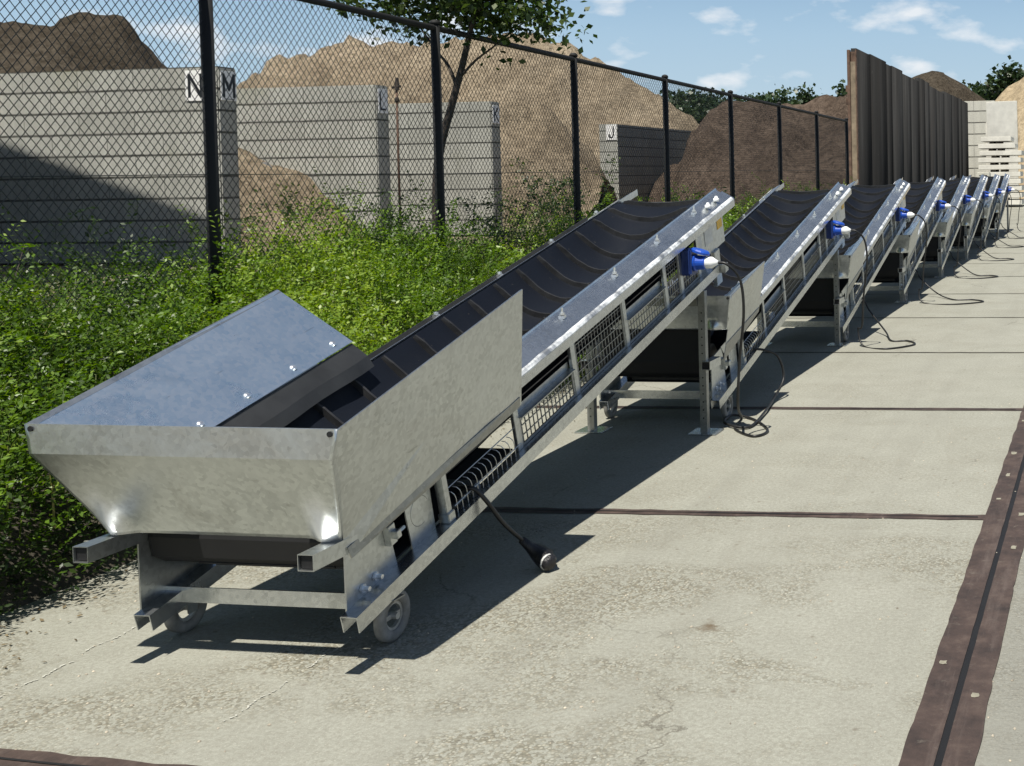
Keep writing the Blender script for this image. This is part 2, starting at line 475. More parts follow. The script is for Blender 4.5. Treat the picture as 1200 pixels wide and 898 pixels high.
# ------------------------------------------------------------------ mesh helpers
class MB:
    """collects shapes, then becomes ONE mesh object"""
    def __init__(s):
        s.v, s.f = [], []
    def add(s, vs, fs):
        b = len(s.v)
        s.v += [tuple(v) for v in vs]
        s.f += [tuple(i + b for i in f) for f in fs]
        return s
    def box(s, x0, x1, y0, y1, z0, z1, T=None):
        vs = [(x, y, z) for z in (z0, z1) for y in (y0, y1) for x in (x0, x1)]
        if T:
            vs = [T(*v) for v in vs]
        return s.add(vs, [(0, 2, 3, 1), (4, 5, 7, 6), (0, 1, 5, 4), (2, 6, 7, 3), (0, 4, 6, 2), (1, 3, 7, 5)])
    def sheet(s, pts, thick):
        """a plate: polygon with thickness along its normal (centred)"""
        P = [Vector(p) for p in pts]
        n = Vector((0, 0, 0))
        for i in range(len(P)):
            a, b = P[i], P[(i + 1) % len(P)]
            n += a.cross(b)
        n.normalize()
        k = len(P)
        vs = [p + n * thick / 2 for p in P] + [p - n * thick / 2 for p in P]
        fs = [tuple(range(k)), tuple(range(2 * k - 1, k - 1, -1))]
        fs += [(i, i + k, (i + 1) % k + k, (i + 1) % k) for i in range(k)]
        return s.add(vs, fs)
    def profile(s, prof, thick, u0, u1, T):
        """thin folded sheet: open polyline prof [(x, v)] with thickness, run from u0 to u1"""
        P = [Vector((a, b)) for a, b in prof]
        off = []
        for i, p in enumerate(P):
            d = (P[min(i + 1, len(P) - 1)] - P[max(i - 1, 0)]).normalized()
            off.append(Vector((-d.y, d.x)) * thick)
        ring = [(p.x, p.y) for p in P] + [(p.x + o.x, p.y + o.y) for p, o in reversed(list(zip(P, off)))]
        k = len(ring)
        vs = [T(x, u0, v) for x, v in ring] + [T(x, u1, v) for x, v in ring]
        fs = [(i, (i + 1) % k, (i + 1) % k + k, i + k) for i in range(k)]
        h = len(P)
        for e in (0, k):
            for i in range(h - 1):
                fs.append((e + i, e + i + 1, e + k - 2 - i, e + k - 1 - i))
        return s.add(vs, fs)
    def tube(s, path, r, n=8, caps=True, taper=None):
        P = [Vector(p) for p in path]
        k = len(P)
        rr = [r] * k if taper is None else taper
        d0 = (P[1] - P[0]).normalized()
        ref = Vector((0, 0, 1)) if abs(d0.z) < 0.9 else Vector((1, 0, 0))
        a = d0.cross(ref).normalized()
        vs = []
        for i in range(k):
            d = (P[min(i + 1, k - 1)] - P[max(i - 1, 0)]).normalized()
            a = (a - d * a.dot(d)).normalized()
            b = d.cross(a)
            for j in range(n):
                t = 2 * math.pi * j / n
                vs.append(P[i] + (a * math.cos(t) + b * math.sin(t)) * rr[i])
        fs = [(i * n + j, i * n + (j + 1) % n, (i + 1) * n + (j + 1) % n, (i + 1) * n + j) for i in range(k - 1) for j in range(n)]
        if caps:
            fs += [tuple(range(n - 1, -1, -1)), tuple((k - 1) * n + j for j in range(n))]
        return s.add(vs, fs)
    def lathe(s, prof, c, axis='X', n=24, closed=False):
        """prof [(along, radius)] spun about the axis through c"""
        vs = []
        for (a, r) in prof:
            for j in range(n):
                t = 2 * math.pi * j / n
                p = (a, r * math.cos(t), r * math.sin(t))
                if axis == 'Y':
                    p = (p[1], p[0], p[2])
                elif axis == 'Z':
                    p = (p[1], p[2], p[0])
                vs.append((c[0] + p[0], c[1] + p[1], c[2] + p[2]))
        k = len(prof)
        fs = [(i * n + j, i * n + (j + 1) % n, (i + 1) % k * n + (j + 1) % n, (i + 1) % k * n + j)
              for i in range(k if closed else k - 1) for j in range(n)]
        if not closed:
            fs += [tuple(range(n - 1, -1, -1)), tuple((k - 1) * n + j for j in range(n))]
        return s.add(vs, fs)
    def build(s, name, mat, parent=None, smooth=False, bevel=0.0, kind=None):
        me = bpy.data.meshes.new(name)
        me.from_pydata(s.v, [], s.f)
        bm = bmesh.new()
        bm.from_mesh(me)
        bmesh.ops.recalc_face_normals(bm, faces=bm.faces)
        if bevel:
            es = [e for e in bm.edges if len(e.link_faces) == 2 and e.calc_face_angle(0) > 0.6]
            bmesh.ops.bevel(bm, geom=es, offset=bevel, segments=2, affect='EDGES', clamp_overlap=True)
        bm.to_mesh(me)
        bm.free()
        if smooth:
            me.polygons.foreach_set('use_smooth', [True] * len(me.polygons))
        me.materials.append(mat)
        return link(name, me, parent, kind)

def link(name, me, parent=None, kind=None):
    o = bpy.data.objects.new(name, me)
    COL.objects.link(o)
    if parent:
        o.parent = parent
    if kind:
        o['kind'] = kind
    return o

def tag(o, label, cat, group=None, kind=None):
    o['label'] = label
    o['category'] = cat
    if group:
        o['group'] = group
    if kind:
        o['kind'] = kind
    return o

def empty(name, loc=(0, 0, 0), rz=0.0):
    o = bpy.data.objects.new(name, None)
    o.empty_display_size = 0.2
    COL.objects.link(o)
    o.location = loc
    o.rotation_euler = (0, 0, rz)
    return o

def copy_tree(o, parent=None):
    c = o.copy()
    COL.objects.link(c)
    if parent:
        c.parent = parent
    for ch in list(o.children):
        copy_tree(ch, c)
    return c

def np_mesh(name, V, F, mat, tint=None, smooth=False):
    """V (n,3), F (m,4) quads"""
    me = bpy.data.meshes.new(name)
    n, m = len(V), len(F)
    me.vertices.add(n)
    me.vertices.foreach_set('co', np.ascontiguousarray(V, dtype=np.float32).ravel())
    me.loops.add(m * 4)
    me.loops.foreach_set('vertex_index', np.ascontiguousarray(F, dtype=np.int32).ravel())
    me.polygons.add(m)
    me.polygons.foreach_set('loop_start', np.arange(0, m * 4, 4, dtype=np.int32))
    if smooth:
        me.polygons.foreach_set('use_smooth', np.ones(m, dtype=bool))
    me.update(calc_edges=True)
    if tint is not None:
        at = me.attributes.new('tint', 'FLOAT', 'FACE')
        at.data.foreach_set('value', np.ascontiguousarray(tint, dtype=np.float32))
    me.materials.append(mat)
    return me

# ------------------------------------------------------------------ ground, paving, steel edging
MB().add([(-700, -60, -0.03), (700, -60, -0.03), (700, 900, -0.03), (-700, 900, -0.03)], [(0, 1, 2, 3)]).build('ground', M['ground'], kind='structure')
mb = MB()
xs = np.linspace(-4.12, 26, 2)
mb.add([(-4.12, -40, 0), (26, -40, 0), (26, 62, 0), (-4.12, 62, 0), (-4.12, -40, -0.03), (-4.12, 62, -0.03)], [(0, 1, 2, 3), (0, 3, 5, 4)])
mb.build('pavement', M['paving'], kind='structure')

def rail_x(y):
    return -0.575 + 0.0062 * y
def ribbon(pts, w0, z):
    mb = MB()
    vs, fs = [], []
    for i, (x, y, w) in enumerate(pts):
        vs += [(x - w0 * w, y, z), (x + w0 * w, y, z)]
    fs = [(2 * i, 2 * i + 1, 2 * i + 3, 2 * i + 2) for i in range(len(pts) - 1)]
    return mb.add(vs, fs)

# double steel edge along the lane with a dark gap between
for k, (a, b) in enumerate(((0.0, 0.095), (0.117, 0.205))):
    mb = MB()
    ys = np.concatenate([np.linspace(-6, 2, 6), np.linspace(2.05, 12, 240), np.linspace(12.2, 60, 60)])
    vs = []
    for y in ys:
        j = 0.006 * mnoise.noise(Vector((y * 5, k * 7, 0))) + 0.009 * max(0, mnoise.noise(Vector((y * 14, k * 7 + 3, 0))) - 0.2)
        l, r_ = (a + j, b + 0.002 * mnoise.noise(Vector((y * 9, 1, k)))) if k == 0 else (a + 0.002 * mnoise.noise(Vector((y * 9, 1, k))), b - j)
        z = 0.006 + 0.0012 * mnoise.noise(Vector((y * 2, 4, k)))
        vs += [(rail_x(y) + l, y, 0.0), (rail_x(y) + l, y, z), (rail_x(y) + r_, y, z), (rail_x(y) + r_, y, 0.0)]
    mb.add(vs, [(4 * i + j, 4 * i + j + 1, 4 * i + 5 + j, 4 * i + 4 + j) for i in range(len(ys) - 1) for j in range(3)])
    o = mb.build('steel_edging', M['edge'], kind='structure')
mb = MB()
mb.add([(rail_x(y) + dx, y, 0.0025) for y in (-6, 60) for dx in (0.09, 0.122)], [(0, 1, 3, 2)])
mb.build('joint_gap', M['inside'], kind='structure')
# bare spots on the edging where the concrete shows through the welded anchors
for side, ys in ((0.04, np.arange(2.3, 14, 0.44)), (0.165, np.arange(2.5, 14, 0.44))):
    for y in ys:
        y += random.uniform(-0.06, 0.06)
        if random.random() < 0.4:
            continue
        mb = MB()
        cx, w, l = rail_x(y) + side + random.uniform(-0.01, 0.01), random.uniform(0.008, 0.016), random.uniform(0.012, 0.03)
        k = 12
        vs = []
        for j in range(k):
            t = 2 * math.pi * j / k
            q = random.uniform(0.75, 1.2)
            sx, sy = math.copysign(abs(math.cos(t)) ** 0.25, math.cos(t)), math.copysign(abs(math.sin(t)) ** 0.25, math.sin(t))
            vs.append((cx + w * q * sx, y + l * q * sy, 0.0075))
        mb.add(vs, [tuple(range(k))])
        mb.build('anchor_patch', M['patch'], kind='structure')
# cross joints, every 2.33 m, slightly askew
def joint_y(k, x):
    if k == 0:
        return 2.695 - 0.052 * (x + 2.8)
    return 2.735 + 2.335 * k + 0.029 * (x + 1.7)
for k in range(-1, 24):
    w = 0.037 if k in (0, 1, 2) else 0.016
    if k == 0:
        w = 0.05
    mb = MB()
    n = 40
    vs, fs = [], []
    for i in range(n + 1):
        x = -4.1 + (rail_x(joint_y(k, 0)) + 4.1) * i / n
        y = joint_y(k, x)
        e0, e1 = random.uniform(-0.006, 0.006), random.uniform(-0.006, 0.006)
        vs += [(x, y - w + e0, 0.0035), (x, y + w + e1, 0.0035)]
    fs = [(2 * i, 2 * i + 2, 2 * i + 3, 2 * i + 1) for i in range(n)]
    mb.add(vs, fs)
    mb.build('steel_joint' if k < 3 else 'pavement_joint', M['edge'] if k < 3 else M['soil'], kind='structure')
    if k < 3:
        mb = MB()
        vs = [(x, joint_y(k, x) + dy, 0.006) for x in np.linspace(-4.1, rail_x(0), 30) for dy in (-0.004 + 0.003 * math.sin(x * 5), 0.005 + 0.003 * math.sin(x * 7))]
        mb.add(vs, [(2 * i, 2 * i + 2, 2 * i + 3, 2 * i + 1) for i in range(29)])
        mb.build('joint_gap', M['inside'], kind='structure')
# joints on the far side of the edging
for k in range(1, 12):
    mb = MB()
    y = 3.9 + 4.7 * k
    mb.add([(0.0, y, 0.0035), (26, y, 0.0035), (26, y + 0.025, 0.0035), (0.0, y + 0.025, 0.0035)], [(0, 1, 2, 3)])
    mb.build('pavement_joint', M['soil'], kind='structure')
# lime traces along hairline cracks
for x0, y0, y1 in ((-2.59, 2.97, 3.24), (-2.6, 3.33, 3.62), (-3.43, 3.0, 3.3), (-3.46, 3.36, 3.7)):
    pts = [(x0 + 0.006 * math.sin(40 * y) + random.uniform(-0.004, 0.004), y, max(0.0, random.uniform(-0.5, 1.0))) for y in np.linspace(y0, y1, 60)]
    ribbon(pts, 0.0055, 0.003).build('lime_trace', M['chalk'], kind='structure')

# loose pebbles on the paving
def pebbles():
    V, F = [], []
    for i in range(900):
        x, y = random.uniform(-3.9, 0.6), 2.4 + 5.5 * random.random() ** 1.6
        r = random.uniform(0.0025, 0.007)
        b = len(V)
        a = random.random() * 6.28
        for (px, py, pz) in ((1, 0, 0), (0, .7, 0), (-1, 0, 0), (0, -.7, 0), (.5, 0, .6), (0, .4, .6), (-.5, 0, .6), (0, -.4, .6)):
            V.append((x + r * (px * math.cos(a) - py * math.sin(a)), y + r * (px * math.sin(a) + py * math.cos(a)), 0.001 + r * pz))
        F += [(b, b + 1, b + 5, b + 4), (b + 1, b + 2, b + 6, b + 5), (b + 2, b + 3, b + 7, b + 6), (b + 3, b, b + 4, b + 7), (b + 4, b + 5, b + 6, b + 7)]
    me = np_mesh('loose_gravel', np.array(V), np.array(F), simple('pebble_stone', (0.36, 0.32, 0.25), 0.9, 0, 0.6, 40))
    link('loose_gravel', me, kind='stuff')
pebbles()

# ------------------------------------------------------------------ conveyor
ANG = math.atan(0.242)
CA, SA = math.cos(ANG), math.sin(ANG)
def T(x, u, v):
    return Vector((x, u * CA - v * SA, 0.16 + u * SA + v * CA))

def smoothstep(a, b, t):
    t = max(0, min(1, (t - a) / (b - a)))
    return t * t * (3 - 2 * t)

def belt_v(u, x):
    """height of the carrying run: a trough that flattens over both drums"""
    s = min(1, abs(x) / 0.27)
    mid = 0.353 - 0.085 * smoothstep(0.1, 0.7, u) + 0.14 * smoothstep(2.7, 3.62, u)
    edge = 0.36 + 0.098 * smoothstep(0.05, 0.55, u) - 0.03 * smoothstep(3.45, 3.62, u)
    return mid + (edge - mid) * s ** 2.0

def make_belt(root):
    mb = MB()
    NX = 16
    xs = [(-1 + 2 * i / NX) * 0.265 for i in range(NX + 1)]
    rows = []
    for k in range(91):
        u = 0.02 + 3.6 * k / 90
        rows.append([T(x, u, belt_v(u, x)) for x in xs])
    for k in range(1, 13):                                   # round the head drum
        a = math.pi * k / 13
        rows.append([T(x, 3.62 + 0.095 * math.sin(a), 0.33 + (belt_v(3.62, x) - 0.33) * max(0, math.cos(a)) + 0.09 * min(0, math.cos(a))) for x in xs])
    for k in range(31):                                      # return run, sagging a little
        u = 3.62 - 3.6 * k / 30
        q = k / 30
        rows.append([T(x, u, 0.24 + (0.133 - 0.24) * q - 0.012 * math.sin(math.pi * q * 3) ** 2) for x in xs])
    for k in range(1, 13):                                   # round the tail drum
        a = math.pi * k / 13
        rows.append([T(x, 0.02 - 0.115 * math.sin(a), 0.243 - 0.11 * math.cos(a)) for x in xs])
    vs = [p for r in rows for p in r]
    n, R = NX + 1, len(rows)
    fs = [(r * n + i, r * n + i + 1, (r + 1) % R * n + i + 1, (r + 1) % R * n + i) for r in range(R) for i in range(NX)]
    mb.add(vs, fs)
    belt = mb.build('belt', M['belt'], root, smooth=True)
    # cleats across the belt, each slightly uneven
    mb = MB()
    random.seed(3)
    us = [0.1 + 0.232 * k for k in range(16)]
    for u in us:
        ring = []
        du = random.uniform(-0.008, 0.008)
        for i in range(NX + 1):
            x = xs[i] * 0.985
            uu = u + du + 0.004 * math.sin(9 * x + u * 5)
            h = 0.027 * (1 - 0.12 * random.random()) * (0.55 if i in (0, NX) else 1)
            vb = belt_v(uu, x)
            nx, nv = (belt_v(uu, x - 0.01) - belt_v(uu, x + 0.01)) / 0.02, 1
            ln = math.hypot(nx, nv)
            nx, nv = nx / ln, nv / ln
            ring.append([T(x - nx * 0.001, uu - 0.009, vb - 0.001), T(x + nx * h, uu - 0.005, vb + nv * h), T(x + nx * h, uu + 0.005, vb + nv * h), T(x, uu + 0.010, vb - 0.001)])
        vs = [p for r in ring for p in r]
        fs = [(4 * i + j, 4 * i + j + 1, 4 * i + 5 + j, 4 * i + 4 + j) for i in range(NX) for j in range(3)]
        fs += [(0, 1, 2, 3), tuple(4 * NX + j for j in (3, 2, 1, 0))]
        mb.add(vs, fs)
    for k in range(5):                                       # on the tail drum and the head drum
        a = math.pi * (k + 0.5) / 5
        for (uc, vc, r, sg) in ((0.02, 0.243, 0.118, -1), (3.62, 0.33, 0.095, 1)):
            p = (uc + sg * r * math.sin(a), vc + r * math.cos(a) * (1 if sg < 0 else 0.95))
            if sg > 0 and k < 1:
                continue
            q = (uc + sg * (r + 0.02) * math.sin(a), vc + (r + 0.02) * math.cos(a))
            mb.sheet([T(-0.255, *p), T(0.255, *p), T(0.255, *q), T(-0.255, *q)], 0.012)
    mb.build('cleats', M['cleat'], belt)
    return belt

def guard(root, sx, u0, u1, v0, v1, name='guard_mesh', du=0.035, dv=0.048, x=0.345, r=0.0021):
    mb = MB()
    n = max(2, round((u1 - u0) / du))
    for i in range(1, n):
        u = u0 + (u1 - u0) * i / n
        mb.box(sx * x - r, sx * x + r, u - r, u + r, v0, v1, T)
    m = max(2, round((v1 - v0) / dv))
    for j in range(1, m):
        v = v0 + (v1 - v0) * j / m
        mb.box(sx * (x + 0.004) - r, sx * (x + 0.004) + r, u0, u1, v - r, v + r, T)
    # flat frame of the guard
    w, t = 0.013, 0.003
    for (a, b, c, d) in ((u0, u1, v0, v0 + w), (u0, u1, v1 - w, v1), (u0, u0 + w, v0 + w, v1 - w), (u1 - w, u1, v0 + w, v1 - w)):
        mb.box(sx * (x + 0.008) - t, sx * (x + 0.008) + t, a, b, c, d, T)
    return mb.build(name, M['galv_dull'], root)

def make_conveyor(H):
    root = empty('belt_conveyor')
    W = 0.395
    for sx in (1, -1):
        # bottom rail: folded channel, open underneath
        mb = MB()
        pr = [(0.335, 0.0), (0.335, 0.058), (W, 0.058), (W, 0.0)]
        mb.profile([(sx * a, b) for a, b in pr], 0.004 * -sx, -0.21 if sx > 0 else -0.245, 3.42, T)
        mb.build('bottom_rail', M['galv_rail'], root)
        # top rail: upright lip, broad sloping cover, inner upstand
        mb = MB()
        pr = [(W - 0.03, 0.336), (W, 0.336), (W, 0.385), (W - 0.006, 0.393), (0.315, 0.436), (0.304, 0.428), (0.284, 0.44), (0.272, 0.458), (0.272, 0.415)]
        mb.profile([(sx * a, b) for a, b in pr], 0.0035 * sx, 0.3, 3.84, T)
        tr_ = mb.build('top_rail', M['galv_rail'], root)
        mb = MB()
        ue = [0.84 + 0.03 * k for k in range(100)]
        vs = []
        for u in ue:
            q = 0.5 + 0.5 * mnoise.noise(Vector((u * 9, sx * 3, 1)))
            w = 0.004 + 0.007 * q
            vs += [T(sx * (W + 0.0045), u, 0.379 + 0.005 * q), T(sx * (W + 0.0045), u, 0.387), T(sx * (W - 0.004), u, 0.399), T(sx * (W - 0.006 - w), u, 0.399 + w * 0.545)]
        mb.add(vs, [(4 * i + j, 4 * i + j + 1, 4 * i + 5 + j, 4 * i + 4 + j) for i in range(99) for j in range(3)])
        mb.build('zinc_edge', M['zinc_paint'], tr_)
        # uprights
        for k, u in enumerate((0.95, 1.5, 2.09, 2.65, 2.89, 3.19)):
            mb = MB()
            mb.box(sx * 0.352 - 0.008, sx * 0.352 + 0.008, u - 0.02, u + 0.02, 0.0585, 0.336, T)
            mb.build('upright', M['galv'], root, bevel=0.002)
        # tail tensioner tube with a collar
        mb = MB()
        mb.box(sx * 0.36 - 0.017, sx * 0.36 + 0.017, 0.365, 0.4, 0.0585, 0.3, T)
        mb.box(sx * 0.362 - 0.022, sx * 0.362 + 0.022, 0.36, 0.405, 0.0588, 0.098, T)
        mb.build('upright', M['galv'], root, bevel=0.003)
        # guards
        guard(root, sx, 0.97, 1.48, 0.06, 0.19)
        guard(root, sx, 1.52, 2.07, 0.06, 0.333)
        guard(root, sx, 2.11, 2.63, 0.06, 0.19)
        guard(root, sx, 2.67, 2.87, 0.06, 0.333)
        guard(root, sx, 2.91, 3.17, 0.06, 0.155)
        for (a, b) in ((0.97, 1.48), (2.11, 2.63)):
            mb = MB()
            mb.profile([(sx * 0.335, 0.235), (sx * 0.335, 0.2), (sx * 0.372, 0.194)], 0.003 * sx, a, b, T)
            mb.build('cross_rail', M['galv'], root)
        # wire basket below the hopper: bent wires standing on the rail
        mb = MB()
        for i in range(13):
            u = 0.44 + 0.037 * i
            pts = [T(sx * 0.37, u, 0.06), T(sx * 0.372, u, 0.12), T(sx * 0.37, u - 0.003, 0.138), T(sx * 0.362, u - 0.008, 0.152), T(sx * 0.348, u - 0.013, 0.158)]
            mb.tube(pts, 0.0018, 5)
        mb.tube([T(sx * 0.375, 0.42, 0.1), T(sx * 0.375, 0.93, 0.1)], 0.0024, 5)
        mb.tube([T(sx * 0.345, 0.42, 0.163), T(sx * 0.345, 0.93, 0.163)], 0.0024, 5)
        mb.tube([T(sx * 0.315, 0.42, 0.2), T(sx * 0.315, 0.93, 0.2)], 0.002, 5)
        mb.build('wire_basket', M['wire_galv'], root)
        # tail plate with its bolts
        mb = MB()
        x = 0.334 if sx > 0 else -0.398
        uf = -0.19 if sx > 0 else -0.225
        mb.sheet([T(x, uf, 0.0), T(x, 0.105, 0.0), T(x, 0.085, 0.3), T(x, uf + 0.07, 0.3)], 0.006)
        tp = mb.build('tail_plate', M['galv'], root)
        for u in (-0.09, -0.02):
            mb = MB()
            c = T(0.35 if sx > 0 else -0.414, u, 0.085)
            mb.lathe([(-0.012, 0.016), (-0.004, 0.016), (-0.004, 0.009), (0.016, 0.009)] if sx > 0 else [(0.012, 0.016), (0.004, 0.016), (0.004, 0.009), (-0.016, 0.009)], c, 'X', 6)
            mb.build('bolt', M['bolt'], tp)
        mb = MB()
        x = sx * 0.3385
        mb.sheet([T(x, 0.19, 0.058), T(x, 0.335, 0.058), T(x, 0.345, 0.3), T(x, 0.06, 0.31), T(x, 0.1, 0.25), T(x, 0.185, 0.255)], 0.005)
        sp = mb.build('side_plate', M['galv'], root)
        mb = MB()
        c = T(sx * 0.341, 0.265, 0.17)
        mb.tube([c + Vector((0, 0.055 * math.cos(t), 0.055 * math.sin(t))) for t in np.linspace(0.6, 5.2, 24)], 0.0012, 4)
        mb.build('scribed_circle', M['galv_dull'], sp)
        # belt tensioner block with nut and stud
        mb = MB()
        mb.box(sx * 0.348 - 0.012, sx * 0.348 + 0.012, 0.06, 0.098, 0.15, 0.225, T)
        mb.box(sx * 0.365 - 0.014, sx * 0.365 + 0.014, 0.075, 0.1, 0.17, 0.2, T)
        c = T(sx * 0.365, 0.12, 0.183)
        mb.tube([T(sx * 0.365, 0.08, 0.185), T(sx * 0.365, 0.135, 0.185)], 0.008, 8)
        mb.build('tension_bolt', M['galv'], root, bevel=0.002)
        # hopper side: outer panel with a folded top edge
        x0, x1, x2 = sx * H['xt'], sx * 0.425, sx * 0.41
        mb = MB()
        top_n, top_f = Vector((x0, *H['tn'])), Vector((x0, *H['tf']))
        bot_f, bot_n = Vector((x2 + sx * 0.008, *H['bf'])), Vector((x2 + sx * 0.012, *H['bn']))
        mb.sheet([top_n, top_f, bot_f, bot_n, Vector((sx * H['xc'], *H['c'])), Vector((sx * H['xb'], *H['b']))], 0.004)
        d = (top_f - top_n)
        mb.sheet([top_n, top_f, top_f + Vector((-sx * 0.016, 0.003, -0.012)), top_n + Vector((-sx * 0.016, 0.003, -0.012))], 0.004)
        # lower strip, bent inward onto the rail
        a, b = bot_n.lerp(Vector((sx * H['xc'], *H['c'])), 0.55), bot_f.lerp(top_f, 0.085)
        hp = mb.build('hopper_panel', M['galv'], root, bevel=0)
        mb = MB()
        ox = Vector((sx * 0.0035, 0, 0))
        mb.sheet([bot_n + ox, bot_n.lerp(bot_f, 0.985) + ox, a.lerp(b, 0.985) + ox, a + ox], 0.004)
        mb.build('folded_seam', M['galv_dull'], hp)
        # chute plate inside and the rubber skirt below it
        ins = Vector((-sx * 0.004, 0.008, -0.002))
        cn, cf = top_n + ins, top_f + ins - Vector((0, 0.008, 0))
        dn, df = Vector((sx * H['xd'], *H['dn'])), Vector((sx * H['xd'], *H['df']))
        mb = MB()
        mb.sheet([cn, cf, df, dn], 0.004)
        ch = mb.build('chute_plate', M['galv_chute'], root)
        nrm = (cf - cn).cross(dn - cn).normalized()
        if nrm.z < 0:
            nrm.negate()
        for f in (0.3, 0.5, 0.72, 0.93):
            mb = MB()
            p = dn.lerp(df, f).lerp(cn.lerp(cf, f), 0.1)
            q = nrm.to_track_quat('Z', 'Y').to_matrix()
            vs = []
            m2 = MB().lathe([(0.002, 0.015), (0.004, 0.014), (0.008, 0.010), (0.010, 0.004)], (0, 0, 0), 'Z', 10)
            mb.add([q @ Vector(v) + p for v in m2.v], m2.f)
            mb.build('bolt', M['bolt'], ch, smooth=True)
        mb = MB()
        dn2, df2 = dn + Vector((sx * 0.004, 0, -0.006)), df + Vector((sx * 0.004, 0, -0.006))
        n = 14
        vs, fs = [], []
        for i in range(n + 1):
            p = dn2.lerp(df2, i / n)
            w = 0.006 * math.sin(i * 1.1)
            vs += [p, p + Vector((-sx * (0.055 + w), 0.02, -0.055)), p + Vector((-sx * (0.078 + w), 0.03, -0.1))]
        fs = [(3 * i + j, 3 * i + j + 1, 3 * i + j + 4, 3 * i + j + 3) for i in range(n) for j in range(2)]
        m2 = MB().add(vs, fs)
        sk = m2.build('rubber_skirt', M['skirt'], root)
        sm = sk.modifiers.new('thickness', 'SOLIDIFY')
        sm.thickness = 0.006
        # carrying handles
        mb = MB()
        x = sx * 0.392
        mb.profile([(x - 0.027, 0.4), (x + 0.027, 0.4), (x + 0.027, 0.452), (x - 0.027, 0.452), (x - 0.027, 0.401)], 0.003, -0.44, -0.24, lambda a, b, c: Vector((a, b, c)))
        h = mb.build('carrying_handle', M['galv'], root)
        mb = MB()
        mb.box(x - 0.022, x + 0.022, -0.43, -0.42, 0.405, 0.447)
        mb.build('handle_plug', M['inside'], h)
        # wheels in forks
        wx, wy, wr = (0.37 if sx > 0 else -0.43), 0.0, 0.088
        mb = MB()
        mb.lathe([(-0.013, 0.05), (-0.0145, 0.078), (-0.01, wr), (0.01, wr), (0.0145, 0.078), (0.013, 0.05)], (wx, wy, wr), 'X', 32, closed=True)
        wh = mb.build('wheel', M['tyre'], root, smooth=True)
        mb = MB()
        mb.lathe([(-0.006, 0.05), (0.006, 0.05), (0.006, 0.04), (-0.006, 0.04)], (wx, wy, wr), 'X', 28, closed=True)
        mb.box(wx - 0.004, wx + 0.004, wy - 0.045, wy + 0.045, wr - 0.008, wr + 0.008)
        mb.lathe([(-0.022, 0.012), (0.022, 0.012)], (wx, wy, wr), 'X', 12)
        mb.build('hub', M['hub'], wh)
        mb = MB()
        for dx in (-sx * 0.027,):
            mb.sheet([(wx + dx, wy - 0.02, wr - 0.018), (wx + dx, wy + 0.02, wr - 0.018), (wx + dx, wy + 0.03, 0.165), (wx + dx, wy - 0.03, 0.158)], 0.004)
        mb.box(wx - 0.03, wx + 0.03, wy - 0.03, wy + 0.03, 0.148, 0.153)
        mb.build('wheel_fork', M['galv_dull'], root)
        # legs: perforated square tube with a foot plate
        lx, ly = sx * 0.368, 3.08
        mb = MB()
        mb.box(lx - 0.022, lx + 0.022, ly - 0.022, ly + 0.022, 0.008, 0.885)
        k0 = len(mb.f)
        for i in range(14):
            z = 0.1 + i * 0.05
            mb.lathe([(-0.0226, 0.005), (0.0226, 0.005)], (lx, ly, z), 'Y', 8)
        lg = mb.build('leg', M['galv_dull'], root)
        lg.data.materials.append(M['inside'])
        for i, p in enumerate(lg.data.polygons):
            if i >= k0:
                p.material_index = 1
        mb = MB()
        mb.box(lx - 0.095, lx + 0.085, ly - 0.06, ly + 0.11, 0.001, 0.009)
        mb.build('foot_plate', M['galv_rail'], lg, bevel=0.003)
        mb = MB()
        mb.sheet([(lx - sx * 0.0265, ly - 0.03, 0.8), (lx - sx * 0.0265, ly + 0.03, 0.8), T(lx - sx * 0.0265, 3.37, 0.1), T(lx - sx * 0.0265, 3.17, 0.1)], 0.005)
        mb.build('leg_bracket', M['galv_dull'], root)
        # idler bolts along the cover
        for u in (0.95, 1.53, 2.12, 2.7, 3.3):
            mb = MB()
            c = T(sx * 0.318, u, 0.447)
            mb.box(sx * 0.318 - 0.014, sx * 0.318 + 0.014, u - 0.012, u + 0.012, 0.432, 0.446, T)
            mb.lathe([(0, 0.012), (0.012, 0.012), (0.012, 0.0055), (0.034 if sx > 0 else 0.014, 0.0055)], c, 'Z', 8)
            mb.build('idler_bolt', M['bolt'], root)
        for u in (3.46, 3.62) if sx > 0 else ():
            mb = MB()
            c = T(sx * 0.35, u, 0.424)
            mb.lathe([(0, 0.015), (0.006, 0.019), (0.02, 0.019), (0.024, 0.011), (0.034, 0.009), (0.036, 0.005)], c, 'Z', 12)
            mb.build('bearing_cap', M['white'], root, smooth=True)
        # closed plate beside the head drum
        mb = MB()
        mb.box(sx * 0.342 - 0.002, sx * 0.342 + 0.002, 3.21, 3.72, 0.13, 0.336, T)
        mb.build('head_plate', M['galv'], root)
    # closed plate along the far upper side
    mb = MB()
    mb.box(-0.333, -0.33, 0.2, 3.2, 0.2, 0.45, T)
    mb.build('far_side_plate', M['skirt'], root)
    # front of the hopper: upright lip, sloping plate
    mb = MB()
    xt, xb, xc = H['xt'] + 0.002, H['xb'] + 0.002, H['xc'] + 0.002
    tn = (H['tn'][0] - 0.003, H['tn'][1] + 0.001)
    a0, a1 = Vector((-xt, *tn)), Vector((xt, *tn))
    b0, b1 = Vector((-xb, *H['b'])), Vector((xb, *H['b']))
    c0, c1 = Vector((-xc, *H['c'])), Vector((xc, *H['c']))
    nx = 84
    stations = [(a0, a1), (a0.lerp(b0, 0.5), a1.lerp(b1, 0.5)), (b0, b1)] + [(b0.lerp(c0, t), b1.lerp(c1, t)) for t in [0.03] + [k / 18 for k in range(1, 19)]]
